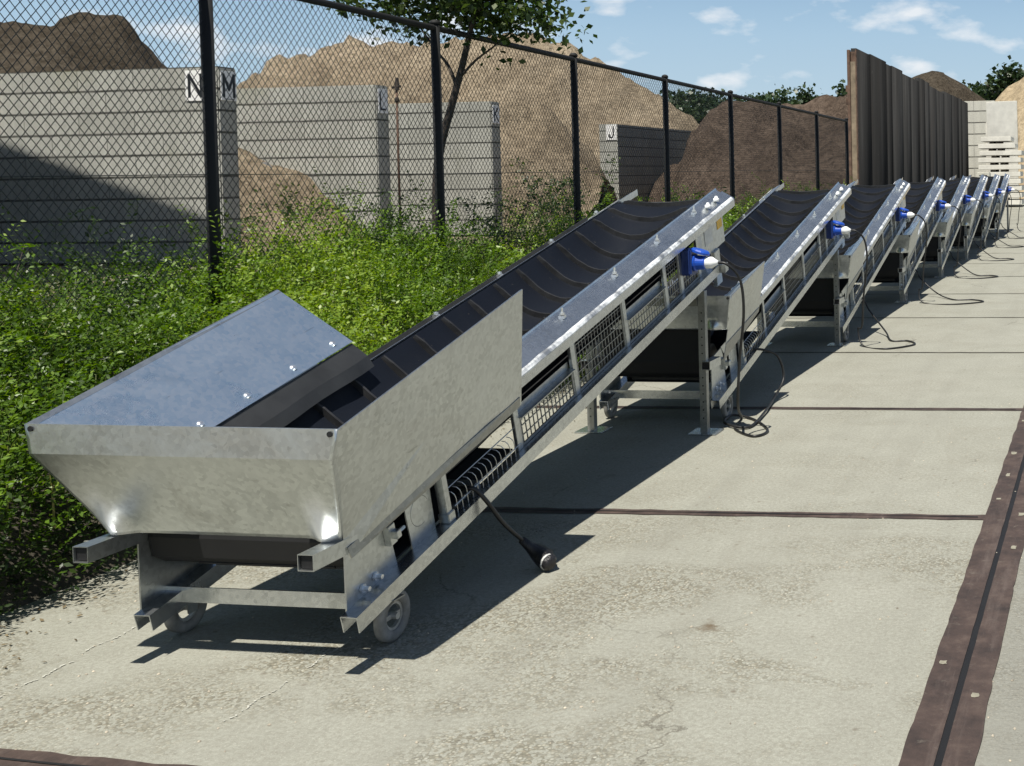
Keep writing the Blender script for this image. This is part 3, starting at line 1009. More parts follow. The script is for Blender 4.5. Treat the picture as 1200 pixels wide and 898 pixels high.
    ts = [0, 0, 0, 0.03] + [k / 18 for k in range(1, 19)]
    R = [[a0.lerp(a1, i / nx) + Vector((0, 0.02, -0.003)) for i in range(nx + 1)]]
    for (p, q), t in zip(stations, ts):
        row = []
        for i in range(nx + 1):
            w = p.lerp(q, i / nx)
            if t > 0:                                       # the thin plate is dished, and warped where the handles are welded on
                dy = 0.006 * math.sin(math.pi * t) * math.sin(math.pi * i / nx) + 0.0015 * mnoise.noise(w * 6)
                for hx in (-0.375, 0.37):
                    e = math.exp(-((w.x - hx) / 0.04) ** 2)
                    dy -= e * (0.034 * smoothstep(0.5, 1.0, t) + 0.005 * mnoise.noise(Vector((w.x * 30, 0, w.z * 30))) * smoothstep(0.45, 0.8, t))
                w = w + Vector((0, dy, 0))
            row.append(w)
        R.append(row)
    n = nx + 1
    mb.add([p for r in R for p in r], [(r * n + i, r * n + i + 1, (r + 1) * n + i + 1, (r + 1) * n + i) for r in range(len(R) - 1) for i in range(nx)])
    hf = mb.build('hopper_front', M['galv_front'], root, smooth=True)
    hf.data.set_sharp_from_angle(angle=math.radians(24))
    sm = hf.modifiers.new('thickness', 'SOLIDIFY')
    sm.thickness = 0.004
    for sx in (-1, 1):
        mb = MB()
        mb.lathe([(-0.003, 0.009), (0.002, 0.009)], (sx * (H['xt'] - 0.022), H['tn'][0] - 0.005, H['tn'][1] - 0.014), 'Y', 10)
        mb.build('corner_hole', M['inside'], hf)
    # black guards round the tail
    mb = MB()
    zt = H['c'][1] + 0.03
    pr = [(-0.17, zt), (-0.185, 0.4), (-0.17, 0.33), (-0.12, 0.296), (-0.02, 0.285)]
    vs = [(x, y, z) for (y, z) in pr for x in (-0.392, 0.33)]
    mb.add(vs, [(2 * i, 2 * i + 1, 2 * i + 3, 2 * i + 2) for i in range(4)])
    tg = mb.build('tail_guard', M['inside'], root)
    tg.modifiers.new('thickness', 'SOLIDIFY').thickness = 0.004
    mb = MB()
    mb.box(-0.326, 0.326, 0.05, 0.94, 0.062, 0.068, T)
    mb.box(-0.327, -0.323, 0.05, 0.94, 0.0685, 0.36, T)
    mb.build('tail_tray', M['skirt'], root)
    # drums, belt, axle, cross members
    for name, u, v, r in (('tail_drum', 0.02, 0.243, 0.1), ('head_drum', 3.62, 0.325, 0.08)):
        mb = MB()
        c = T(0, u, v)
        mb.lathe([(-0.33, 0.018), (-0.29, 0.018), (-0.29, r), (0.29, r), (0.29, 0.018), (0.33, 0.018)], c, 'X', 24)
        mb.build('drum', M['skirt'], root, smooth=False)
    make_belt(root)
    mb = MB()
    mb.box(-0.455, 0.331, -0.115, -0.109, 0.152, 0.205)
    mb.box(-0.455, 0.331, -0.109, -0.08, 0.152, 0.158)
    mb.build('axle_bar', M['galv_rail'], root)
    mb = MB()
    mb.box(-0.334, 0.334, 0.62, 0.66, 0.03, 0.075, T)
    mb.build('cross_member', M['galv_dull'], root)
    mb = MB()
    mb.box(-0.343, 0.343, 3.065, 3.095, 0.79, 0.84)
    mb.build('cross_member', M['galv_dull'], root)
    # belly plate under the belt
    mb = MB()
    mb.box(-0.33, 0.33, 0.2, 3.3, 0.205, 0.21, T)
    mb.build('under_tray', M['skirt'], root)
    # plates on the head
    mb = MB()
    mb.box(0.3445, 0.347, 3.24, 3.3, 0.2, 0.32, T)
    mb.build('rating_plate', M['plate'], root)
    mb = MB()
    mb.box(0.3445, 0.347, 3.36, 3.5, 0.2, 0.31, T)
    mb.build('rating_plate', M['plate'], root)
    mb = MB()
    mb.box(0.3445, 0.347, 3.6, 3.69, 0.24, 0.33, T)
    mb.build('warning_sticker', M['yellow'], root)
    mb = MB()
    mb.box(0.33, 0.43, 3.44, 3.5, 0.0, 0.055, T)
    mb.box(0.335, 0.36, 3.46, 3.56, -0.1, 0.13, T)
    mb.build('head_bracket', M['galv'], root, bevel=0.003)
    # power socket: dark housing, lid and inlet
    P = Vector((0.36, 2.83, 1.09))
    mb = MB()
    mb.box(P.x - 0.01, P.x + 0.06, P.y - 0.06, P.y + 0.06, P.z - 0.085, P.z + 0.075)
    sb = mb.build('socket_box', M['blue_dark'], root, bevel=0.01)
    mb = MB()
    mb.lathe([(0.055, 0.048), (0.07, 0.052), (0.075, 0.044), (0.125, 0.04), (0.13, 0.036)], (P.x, P.y, P.z - 0.012), 'X', 20)
    mb.build('inlet_collar', M['blue'], sb, smooth=False)
    mb = MB()
    m2 = MB().lathe([(0, 0.05), (0.012, 0.05), (0.02, 0.042), (0.022, 0.01)], (0, 0, 0), 'Z', 20)
    rot = Matrix.Rotation(math.radians(18), 3, 'Y')
    mb.add([rot @ Vector((v[0] * 1.15, v[1], v[2])) + Vector((P.x + 0.095, P.y, P.z + 0.045)) for v in m2.v], m2.f)
    mb.build('socket_lid', M['blue'], sb)
    return root

HOP_LONG = dict(xt=0.537, tn=(-0.47, 0.849), tf=(0.63, 1.155), bf=(0.81, 0.655), bn=(-0.275, 0.385), xb=0.519, b=(-0.478, 0.757), xc=0.415, c=(-0.3, 0.455), xd=0.283, dn=(-0.36, 0.65), df=(0.735, 0.925))
HOP_SHORT = dict(xt=0.5, tn=(-0.25, 0.835), tf=(0.46, 0.995), bf=(0.56, 0.64), bn=(-0.2, 0.42), xb=0.487, b=(-0.246, 0.775), xc=0.455, c=(-0.2, 0.615), xd=0.3, dn=(-0.16, 0.7), df=(0.5, 0.845))
conv0 = make_conveyor(HOP_LONG)
conv1 = make_conveyor(HOP_SHORT)
CONV = [  # x, y of the wheel axle, turn, label
    (-2.822, 3.57, -0.006, 'galvanised belt conveyor nearest the camera with its whole hopper front in view'),
    (-2.80, 7.05, -0.004, 'galvanised belt conveyor second in the row, a looped black cable lying at its tail wheel'),
    (-2.77, 10.38, 0.0, 'galvanised belt conveyor third in the row, under the near end of the board wall'),
    (-2.75, 13.55, 0.0, 'galvanised belt conveyor fourth in the row, against the middle of the dark board wall'),
    (-2.74, 16.75, 0.0, 'galvanised belt conveyor fifth of the eight in the row counted from the camera'),
    (-2.74, 20.0, 0.0, 'galvanised belt conveyor sixth in the row, third from the far end'),
    (-2.74, 23.0, 0.0, 'galvanised belt conveyor seventh in the row, last but one before the slab stack'),
    (-2.74, 25.9, 0.0, 'galvanised belt conveyor at the far end of the row, in front of the slab stack'),
]
convs = []
for i, (x, y, rz, lab) in enumerate(CONV):
    c = conv0 if i == 0 else conv1 if i == 1 else copy_tree(conv1)
    c.location = (x, y, 0)
    c.rotation_euler = (0, 0, rz)
    tag(c, lab, 'conveyor', 'belt conveyors standing in a row')
    convs.append((Vector((x, y, 0)), rz))

def bez(P, n=8):
    """smooth path through points (Catmull-Rom)"""
    P = [Vector(p) for p in P]
    Q = [P[0] * 2 - P[1]] + P + [P[-1] * 2 - P[-2]]
    out = []
    for i in range(1, len(Q) - 2):
        for k in range(n):
            t = k / n
            a, b, c, d = Q[i - 1], Q[i], Q[i + 1], Q[i + 2]
            out.append(0.5 * ((2 * b) + (c - a) * t + (2 * a - 5 * b + 4 * c - d) * t * t + (3 * b - a - 3 * c + d) * t ** 3))
    out.append(P[-1])
    return out

# ------------------------------------------------------------------ power cables
ZC = 0.009
random.seed(21)
def plug_cable(i, ground, end, label):
    """from the blue socket of conveyor i down to the ground, round its loops and into conveyor i+1"""
    o = convs[i][0]
    s = o + Vector((0.36 + 0.13, 2.83, 1.078))
    root = empty('power_cable', (s.x, s.y, 0))
    R = Vector((s.x, s.y, 0))
    mb = MB()
    m2 = MB().lathe([(0, 0.03), (0.01, 0.036), (0.055, 0.034), (0.075, 0.02), (0.09, 0.012)], (0, 0, s.z), 'X', 16)
    mb.add(m2.v, m2.f)
    pg = mb.build('plug', M['white'], root, smooth=True)
    p0 = Vector((0.085, 0, s.z))
    pts = [p0, p0 + Vector((0.06, 0.0, -0.012)), p0 + Vector((0.125, 0.03, -0.1)), p0 + Vector((0.135, 0.06, -0.3)), p0 + Vector((0.09, 0.1, -0.6)), p0 + Vector((0.06, 0.14, -0.88))]
    pts += [Vector(g) - R for g in ground]
    if end is not None:
        pts += [Vector(e) - R for e in end]
    mb = MB()
    mb.tube(bez(pts), 0.0085, 8)
    mb.build('cord', M['cable'], root, smooth=True)
    tag(root, label, 'cable', 'black power cables between the conveyors')

plug_cable(0, [(-2.3, 6.95, 0.03), (-2.28, 6.75, ZC), (-2.1, 6.56, ZC), (-2.06, 6.72, ZC), (-2.25, 7.02, ZC), (-2.4, 7.06, ZC + 0.015), (-2.38, 6.85, ZC + 0.012), (-2.2, 6.78, ZC + 0.004),
               (-2.22, 7.2, ZC + 0.014), (-2.27, 7.55, 0.03)],
           [(-2.25, 7.75, 0.14), (-2.28, 7.72, 0.3), (-2.36, 7.64, 0.36), (-2.47, 7.6, 0.37)],
           'black cable with white plug coiled on the paving by the second conveyor')
FAR = ['black cable hanging from the white plug on the second conveyor and looped over the paving',
       'black cable hanging from the white plug on the third conveyor',
       'black cable hanging from the white plug on the fourth conveyor',
       'black cable hanging from the white plug on the fifth conveyor',
       'black cable hanging from the white plug on the sixth conveyor',
       'black cable hanging from the white plug on the seventh conveyor']
for i in range(1, 7):
    n = convs[i + 1][0]
    s = convs[i][0] + Vector((0.6, 2.9, 0))
    l = random.uniform(0.0, 0.25) if i != 2 else 0.3
    g = [(s.x - 0.02, s.y + 0.16, 0.16), (s.x + 0.04, s.y + 0.1, ZC), (s.x + 0.26 + l * 0.5, s.y - 0.05, ZC), (s.x + 0.45 + l, s.y + 0.2, ZC), (s.x + 0.36 + l * 0.8, s.y + 0.42, ZC), (s.x + 0.22 + l * 0.5, s.y + 0.42, ZC), (s.x + 0.12, s.y + 0.75, 0.05)]
    e = [(n.x + 0.47, n.y + 0.62, 0.22), (n.x + 0.41, n.y + 0.66, 0.32), (n.x + 0.35, n.y + 0.64, 0.37)]
    plug_cable(i, g, e, FAR[i - 1])
s = convs[7][0] + Vector((0.6, 2.9, 0))
plug_cable(7, [(s.x, s.y + 0.2, 0.2), (s.x + 0.1, s.y + 0.15, ZC), (s.x + 0.6, s.y + 0.2, ZC), (s.x + 0.95, s.y + 0.5, ZC), (s.x + 0.6, s.y + 0.8, ZC), (s.x + 0.2, s.y + 1.2, ZC)], None,
           'black cable hanging from the plug on the last conveyor before the slab stack')
# the nearest conveyor's own lead, its connector wrapped in a black bag
root = empty('wrapped_power_lead', (-2.3, 4.3, 0))
R = Vector((-2.3, 4.3, 0))
pts = [(-2.5, 4.06, 0.37), (-2.44, 4.07, 0.39), (-2.4, 4.1, 0.33), (-2.37, 4.17, 0.22), (-2.33, 4.28, 0.1), (-2.3, 4.32, 0.05)]
mb = MB()
mb.tube(bez([Vector(p) - R for p in pts]), 0.009, 8)
mb.build('cord', M['cable'], root, smooth=True)
mb = MB()
path = [Vector(p) - R for p in ((-2.345, 4.25, 0.13), (-2.325, 4.28, 0.095), (-2.3, 4.29, 0.07), (-2.27, 4.28, 0.05), (-2.245, 4.265, 0.04), (-2.225, 4.255, 0.035), (-2.215, 4.25, 0.034))]
mb.tube(path, 0.03, 14, True, [0.01, 0.022, 0.032, 0.036, 0.034, 0.03, 0.02])
for k, v in enumerate(mb.v):
    q = Vector(v)
    d = mnoise.noise(q * 40) * 0.008
    mb.v[k] = (v[0] + d, v[1] + d, max(0.002, v[2] + d))
bagp = mb.build('bag', M['bag'], root, smooth=True)
mb = MB()
mb.tube([Vector((-2.243, 4.264, 0.04)) - R, Vector((-2.235, 4.26, 0.038)) - R], 0.034, 14)
mb.build('tape_band', M['plate'], bagp)
tag(root, 'black cable from the nearest conveyor, its end wrapped in a black bag on the paving', 'cable')

# ------------------------------------------------------------------ chain link fence
FX = -5.6
POST_Y = [3.93, 6.48, 8.97, 11.52, 14.09, 16.71, 19.35, 22.0, 24.69]
def ftop(y):
    return 2.965 - 0.0092 * y
fence = empty('chain_link_fence', (FX, 6.48, 0))
tag(fence, 'tall black chain link fence with round posts and a top rail along the green strip', 'fence')
FO = Vector((FX, 6.48, 0))
for y in POST_Y:
    mb = MB()
    mb.tube([Vector((0, y - FO.y, -0.2)), Vector((0, y - FO.y, ftop(y) + 0.03))], 0.038, 14)
    mb.lathe([(0, 0.043), (0.02, 0.043), (0.035, 0.03), (0.042, 0.008)], (0, y - FO.y, ftop(y) + 0.03), 'Z', 14)
    p = mb.build('post', M['fence'], fence, smooth=False)
    for f in p.data.polygons:
        f.use_smooth = len(f.vertices) == 4
mb = MB()
mb.tube([Vector((0.0, y - FO.y, ftop(y))) for y in POST_Y], 0.027, 12)
mb.build('top_rail', M['fence'], fence, smooth=True)
for z in (0.12, 1.64):
    mb = MB()
    mb.tube([Vector((0.006, y - FO.y, z + (0.01 if i % 2 else 0))) for i, y in enumerate(POST_Y)], 0.003, 6)
    mb.build('tension_wire', M['wire'], fence)
DW, DH = 0.058, 0.068
for a, b in zip(POST_Y[:-1], POST_Y[1:]):
    mb = MB()
    y0, y1 = a + 0.035, b - 0.035
    z0, z1 = 0.05, (ftop(a) + ftop(b)) / 2 - 0.005
    w, h = y1 - y0, z1 - z0
    sl = DH / DW
    r = 0.0022
    for fam in (1, -1):
        c = -h / sl
        while c < w:
            # line y = c + t, z = sl*t (fam 1) or mirrored
            t0, t1 = max(0, -c), min(h / sl, w - c)
            if t1 - t0 > 0.02:
                pa, pb = (c + t0, sl * t0), (c + t1, sl * t1)
                if fam < 0:
                    pa, pb = (w - pa[0], pa[1]), (w - pb[0], pb[1])
                off = 0.0022 * fam
                mb.tube([Vector((off, y0 + pa[0] - FO.y, z0 + pa[1])), Vector((off, y0 + pb[0] - FO.y, z0 + pb[1]))], r, 5, False)
            c += DW
    mb.build('mesh_panel', M['wire'], fence)

# ------------------------------------------------------------------ board wall
BX, BY0, BY1, BH = -5.72, 26.4, 47.9, 4.52
bw = empty('board_wall', (BX, BY0, 0))
tag(bw, 'tall dark wall of weathered upright boards with a rusty end, behind the conveyors', 'wall')
random.seed(5)
y, k = 0.0, 0
V, F, tint = [], [], []
while y < BY1 - BY0:
    w = random.uniform(0.8, 2.2)
    h = BH + random.uniform(-0.05, 0.05) + 0.03 * math.sin(y * 0.8)
    dx = 0.0
    b = len(V)
    x0, x1 = -0.13, dx
    for (xx, yy, zz) in ((x0, y, 0), (x1, y, 0), (x1, y + w, 0), (x0, y + w, 0), (x0, y, h), (x1, y, h), (x1, y + w, h), (x0, y + w, h)):
        V.append((xx, yy, zz))
    F += [(b, b + 1, b + 5, b + 4), (b + 1, b + 2, b + 6, b + 5), (b + 2, b + 3, b + 7, b + 6), (b + 3, b, b + 4, b + 7), (b + 4, b + 5, b + 6, b + 7)]
    tint += [random.random()] * 5
    y += w
link('boards', np_mesh('boards', np.array(V), np.array(F), M['boards'], tint), bw)
mb = MB()
mb.box(-0.2, -0.13, -0.14, -0.01, 0, BH - 0.02)
mb.box(0.0, 0.03, -0.14, -0.01, 0, BH - 0.02)
mb.box(-0.13, 0.0, -0.05, -0.02, 0, BH - 0.06)
for z in (2.2, 3.2, 3.5):
    mb.box(-0.25, -0.2, -0.1, -0.04, z, z + 0.16)
mb.build('end_post', M['rust'], bw, bevel=0.006)
mb = MB()
mb.box(-0.125, -0.005, -0.1, -0.055, 0, BH - 0.3)
mb.build('end_timber', M['end_timber'], bw)

# ------------------------------------------------------------------ block walls with letter signs
def block_wall(x0, x1, y0, y1, h, mat, label, gap=0.012):
    o = empty('block_wall', (x1, y0, 0))
    mb = MB()
    nseg = max(2, int((x1 - x0) / 1.24))
    mb.box(x0 - x1, 0, 0, y1 - y0, 0, h)
    mb.build('blocks', mat, o, bevel=0.025)
    return tag(o, label, 'wall', 'concrete block walls of the storage bays')
wallN = block_wall(-34, -17.08, 20.0, 20.48, 3.87, M['block'], 'grey concrete block wall with the N and M signs at its end, behind the first fence panel')
wallL = block_wall(-34, -16.84, 24.5, 24.98, 3.83, M['block'], 'grey concrete block wall ending at the L sign, mossy and half hidden by a low soil pile')
wallK = block_wall(-34, -16.70, 29.3, 29.78, 3.72, M['block'], 'pale grey concrete block wall ending behind the young tree trunk')
wallJ = block_wall(-20.32, -19.55, 44.0, 55.5, 3.71, M['block_shaded'], 'dark shaded concrete block wall behind the white J sign')
# added face on wall J's end, its sunlight put into the lighter colour
mb = MB()
mb.box(-0.775, 0.004, -0.06, -0.002, 0, 3.72)
mb.build('lit_end_face', M['block'], wallJ)

def strokes(letter):
    """letter as bars in a 0..1 x 0..1.4 box"""
    if letter == 'N':
        return [[(0, 0), (0, 1.4)], [(0, 1.4), (1, 0)], [(1, 0), (1, 1.4)]]
    if letter == 'M':
        return [[(0, 0), (0, 1.4)], [(0, 1.4), (0.5, 0.45)], [(0.5, 0.45), (1, 1.4)], [(1, 1.4), (1, 0)]]
    if letter == 'L':
        return [[(0, 1.4), (0, 0)], [(0, 0), (0.9, 0)]]
    if letter == 'K':
        return [[(0, 0), (0, 1.4)], [(0, 0.6), (0.95, 1.4)], [(0.25, 0.8), (1, 0)]]
    if letter == 'J':
        return [[(0.85, 1.4), (0.85, 0.35)], [(0.85, 0.35), (0.7, 0.08)], [(0.7, 0.08), (0.45, 0.0)], [(0.45, 0.0), (0.18, 0.1)], [(0.18, 0.1), (0.1, 0.4)]]
def letter_sign(letter, c, face, w, h, lw, lh, label):
    """face 'y': faces -Y (towards the camera); 'x': faces +X"""
    root = empty('letter_sign', c)
    if face == 'x':
        root.rotation_euler = (0, 0, math.pi / 2)
    mb = MB()
    mb.box(-w / 2, w / 2, -0.02, -0.004, -h / 2, h / 2)
    pl = mb.build('sign_plate', M['sign'], root, bevel=0.004)
    mb = MB()
    th = lw * 0.23
    for k, (a, b) in enumerate(strokes(letter)):
        pa = Vector(((a[0] - 0.5) * lw, (a[1] / 1.4 - 0.5) * lh))
        pb = Vector(((b[0] - 0.5) * lw, (b[1] / 1.4 - 0.5) * lh))
        d = (pb - pa).normalized()
        n = Vector((-d.y, d.x)) * th / 2
        e = d * th * 0.4
        q = [pa - e + n, pb + e + n, pb + e - n, pa - e - n]
        y0 = -0.0215 - 0.0012 * k
        mb.add([(p.x, y0, p.y) for p in q] + [(p.x, -0.0195, p.y) for p in q], [(0, 1, 2, 3), (4, 7, 6, 5), (0, 4, 5, 1), (1, 5, 6, 2), (2, 6, 7, 3), (3, 7, 4, 0)])
    mb.box(-lw * 0.45, lw * 0.45, -0.0215, -0.0195, -h / 2 + 0.02, -h / 2 + 0.035) if letter in 'M' else None
    mb.build('letter', M['letter'], pl)
    tag(root, label, 'sign', 'letter signs on the storage bay walls')
letter_sign('N', (-17.56, 20.0, 3.5), 'y', 0.44, 0.6, 0.26, 0.42, 'white sign with black letter N partly behind the first fence post')
letter_sign('M', (-17.08, 20.25, 3.5), 'x', 0.4, 0.58, 0.26, 0.42, 'white sign with black letter M on the shaded end of the nearest block wall')
letter_sign('L', (-16.84, 24.74, 3.46), 'x', 0.36, 0.58, 0.2, 0.4, 'white sign with black letter L on the end of the second block wall')
letter_sign('K', (-16.70, 29.54, 3.36), 'x', 0.34, 0.5, 0.2, 0.34, 'small sign with letter K on the block wall end beside the tree trunk')
letter_sign('J', (-19.8, 43.94, 3.38), 'y', 0.46, 0.62, 0.24, 0.44, 'white sign with black letter J in front of the dark soil heap')

# unseen sloped block, added outside the picture to shade the left wall
caster = empty('shadow_caster', (-24, 13, 0))
mb = MB()
xa, xb = -36.0, -17.7
mb.add([(x + 24, yy, z) for yy in (-2.2, 1.6) for x, z in ((xa, 0), (xb, 0), (xb, 12.9), (xa, 19.2))], [(0, 1, 2, 3), (4, 7, 6, 5), (0, 4, 5, 1), (1, 5, 6, 2), (2, 6, 7, 3), (3, 7, 4, 0)])
mb.build('caster_body', M['caster'], caster)
tag(caster, 'unseen grey block with a sloping top, added to shade the left wall', 'caster')

# ------------------------------------------------------------------ heaps
def heap(name, label, crest, yc, slope_f, slope_b, mat, res=0.3, rough=0.35, seed=0, cat='heap', side=0.8):
    """crest: [(x, z)] along X at depth yc; sides fall at the angle of repose"""
    cx = np.array([c[0] for c in crest])
    cz = np.array([c[1] for c in crest])
    zmax = cz.max()
    x0, x1 = cx[0] - 0.5, cx[-1] + 0.5
    y0, y1 = yc - zmax / slope_f - 1.0, yc + zmax / slope_b + 1.0
    nx, ny = int((x1 - x0) / res) + 2, int((y1 - y0) / res) + 2
    X = np.linspace(x0, x1, nx)
    Yv = np.linspace(y0, y1, ny)
    V = np.zeros((ny, nx, 3))
    for j, y in enumerate(Yv):
        for i, x in enumerate(X):
            n1 = mnoise.fractal(Vector((x * 0.22 + seed, y * 0.22, 0)), 1.0, 2.0, 4)
            n2 = mnoise.fractal(Vector((x * 1.1 + seed, y * 1.1, 5)), 0.9, 2.0, 4)
            c = np.interp(x + n1 * 0.5, cx, cz)
            d = y - yc + n1 * 1.2
            z = c - (slope_f * max(0, -d - 0.25) if d < 0 else slope_b * max(0, d - 0.25))
            amp = min(1.0, max(0, z + 0.5) / 1.5)
            rg = 1 - abs(mnoise.noise(Vector((x * 0.55 + seed * 2, y * 0.22, 2)))) * 2
            z += (n1 * rough * 0.8 + n2 * rough * 0.75 + rg * rough * 0.6) * amp
            z += 1.2 * rough * amp * max(0, mnoise.noise(Vector((x * 2.0 + seed, y * 2.0, z))) - 0.2)
            V[j, i] = (x, y, max(z, -0.15))
    idx = np.arange(ny * nx).reshape(ny, nx)
    F = np.stack([idx[:-1, :-1], idx[:-1, 1:], idx[1:, 1:], idx[1:, :-1]], -1).reshape(-1, 4)
    keep = V[..., 2].reshape(-1)[F].max(axis=1) > -0.14
    me = np_mesh(name, V.reshape(-1, 3), F[keep], mat, None, True)
    o = link(name, me)
    return tag(o, label, cat, 'heaps of soil and sand')

def crest_px(pts, d):
    """silhouette points of the photograph carried out to the real distance d"""
    out = []
    for px, py in pts:
        v = RW @ Vector(((px - CX) / FPX, (py - CY) / FPX, 1))
        t = d / v.y
        out.append((v.x * t, CAM_H + v.z * t))
    return out
heap('soil_heap', 'grey brown soil heap with a rounded top behind the left block wall',
     crest_px([(-260, 120), (-180, 60), (-90, 30), (-30, 34), (0, 22), (30, 27), (62, 12), (85, 6), (105, 16), (130, 44), (160, 76), (200, 108), (260, 150)], 33), 33, 0.8, 0.8, M['soil_left'], 0.22, 0.3, 3)
heap('sand_heap', 'very large light brown sand heap rising behind the block walls and the young tree',
     [(-66, 0)] + crest_px([(235, 160), (278, 108), (310, 90), (345, 72), (380, 58), (415, 55), (440, 58), (460, 52), (490, 62), (520, 54), (560, 46), (600, 50), (640, 55), (680, 66), (720, 86), (745, 106), (775, 122), (800, 135), (830, 152), (860, 175)], 64), 64, 0.72, 0.8, M['sand_big'], 0.32, 0.55, 9)
heap('sand_ridge', 'flat topped spur of light brown sand just left of the J sign',
     crest_px([(440, 205), (500, 160), (560, 128), (610, 116), (640, 128), (662, 150), (680, 185), (694, 215)], 39), 39, 0.75, 0.7, M['sand_big'], 0.22, 0.38, 29)
heap('soil_heap', 'dark brown soil heap between the J sign and the board wall',
     [(-21.0, 0.1)] + crest_px([(812, 195), (822, 165), (836, 142), (856, 127), (890, 122), (925, 118), (950, 113), (985, 112), (1020, 113), (1060, 120), (1100, 150)], 48) + [(-6.3, 0.2)], 48, 0.8, 0.7, M['soil_dark'], 0.22, 0.32, 17)
heap('soil_heap', 'low brown soil pile lying in the storage bay against the L wall',
     [(-21.6, 0)] + crest_px([(272, 168), (290, 176), (312, 190), (340, 214), (375, 240), (400, 264)], 24.1) + [(-17.4, 0.0)], 24.1, 1.1, 1.6, M['sand_big'], 0.13, 0.2, 23)
heap('soil_heap', 'brown soil heap showing above the far end of the board wall',
     [(-17, 0.2)] + crest_px([(1040, 130), (1065, 98), (1085, 91), (1105, 89), (1122, 97), (1140, 112), (1160, 125), (1190, 150)], 74), 74, 0.7, 0.7, M['soil_left'], 0.4, 0.35, 31)
heap('sand_heap', 'pale yellow sand heap at the far right edge beyond the slab stack',
     [(-7.2, 0.2)] + crest_px([(1150, 138), (1165, 122), (1180, 107), (1200, 90), (1230, 72), (1270, 62), (1320, 75)], 66) + [(12, 0.2)], 66, 0.72, 0.72, M['sand_pale'], 0.35, 0.2, 37)

# ------------------------------------------------------------------ far yard: walls, slab stack, blocks
o = block_wall(-8.6, -5.05, 55.0, 55.8, 4.98, M['block_pale'], 'pale concrete block wall closing the lane beyond the slab stack')
o = empty('wall_element', (-4.3, 51.0, 0))
mb = MB()
vs = [(-0.72, 0.35, 0), (0.62, 0.35, 0), (0.62, 0.0, 4.7), (-0.78, 0.0, 4.68)]
mb.sheet(vs, 0.22)
mb.build('panel', M['slab'], o, bevel=0.02)
mb = MB()
mb.sheet([(-0.78, 0.3, 0.0), (-0.78, 2.2, 0.0), (-0.78, 0.3, 3.8)], 0.15)
mb.build('buttress', M['slab'], o, bevel=0.02)
tag(o, 'tall pale precast wall element leaning behind the slab stack', 'wall')
random.seed(12)
sx0, sx1, sy = -5.12, -3.3, 47.6
names = ['lowest', 'second', 'third', 'fourth', 'fifth', 'sixth', 'seventh', 'eighth', 'ninth', 'topmost']
z = 0.1
for k in range(10):
    w = random.uniform(-0.05, 0.05)
    a, b = sx0 + 0.02 + w, sx1 + w * 0.7
    if k == 9:
        a, b = sx0 + 0.12, sx1 - 0.42
    if k == 8:
        a, b = sx0, sx1 - 0.25
    th = 0.2
    mb = MB()
    mb.box(a, b, sy + w, sy + 1.9 + w, z, z + th)
    o = mb.build('concrete_slab', M['slab'], None, bevel=0.015)
    lab = f'pale concrete slab, {names[k]} from the ground in the stack beside the lane' if 0 < k < 9 else f'pale concrete slab, {names[k]} of the stack beside the lane'
    tag(o, lab, 'slab', 'concrete slabs in the stack')
    for (pa, pb) in ((0.28, 0.4), (0.52, 0.64)):
        xx = a + (b - a) * pa
        mb = MB()
        mb.box(xx, a + (b - a) * pb, sy + 0.1 + w, sy + 1.8 + w, z - 0.097, z - 0.001)
        o = mb.build('timber_spacer', M['timber_grey'])
        side = 'left' if pa < 0.4 else 'right'
        tag(o, f'dark timber spacer under the {names[k]} slab of the stack, the {side} one of two', 'spacer', 'timber spacers in the slab stack')
    z += th + 0.1
for (x, y, w, h, d, m, lab) in ((-4.92, 41.0, 0.62, 1.22, 0.5, 'slab', 'small pale concrete block showing just above the farthest conveyors'),
                                (-4.4, 42.5, 0.5, 1.5, 0.5, 'block_pale', 'yellowish concrete block with a dark hole beside the slab stack')):
    o = empty('concrete_block', (x, y, 0))
    mb = MB()
    mb.box(-w / 2, w / 2, 0, d, 0, h)
    mb.build('body', M[m], o, bevel=0.02)
    tag(o, lab, 'block')
    if 'hole' in lab:
        mb = MB()
        mb.box(-0.14, 0.16, -0.012, 0.0, h - 0.42, h - 0.1)
        mb.build('lifting_recess', M['inside'], o)

# rusty standpipe and the grey plate on a stalk in the bay
o = empty('standpipe', (-17.98, 27.0, 0))
mb = MB()
mb.tube([(0, 0, 0), (0.0, 0, 2.2), (0.01, 0, 4.0)], 0.03, 10)
mb.build('pipe', M['rust'], o, smooth=True)
mb = MB()
mb.tube([(-0.11, 0, 3.97), (0.12, 0, 4.0)], 0.035, 8)
mb.tube([(0.02, 0, 3.9), (0.03, 0, 4.22)], 0.07, 8, True, [0.065, 0.04])
mb.build('valve_head', M['bark'], o, smooth=False)
mb = MB()
mb.lathe([(3.58, 0.035), (3.62, 0.055), (3.68, 0.055), (3.72, 0.035)], (0.01, 0, 0), 'Z', 10)
mb.build('collar', M['bark'], o)
tag(o, 'thin rusty standpipe with a valve head in front of the third block wall', 'pipe')
o = empty('marker_plate', (-19.2, 23.9, 0.6))
mb = MB()
mb.lathe([(-0.012, 0.2), (0.012, 0.2)], (-0.1, 0, 1.25), 'Y', 18)
mb.build('disc', M['paddle'], o)
mb = MB()
mb.tube([(-0.1, 0.02, 1.1), (-0.08, 0.02, 0.75), (0.1, 0.0, 0.55), (0.2, 0, 0.1)], 0.03, 8)
mb.build('stalk', M['rust'], o)
tag(o, 'round grey plate on a bent rusty stalk on the soil pile in the bay', 'marker')

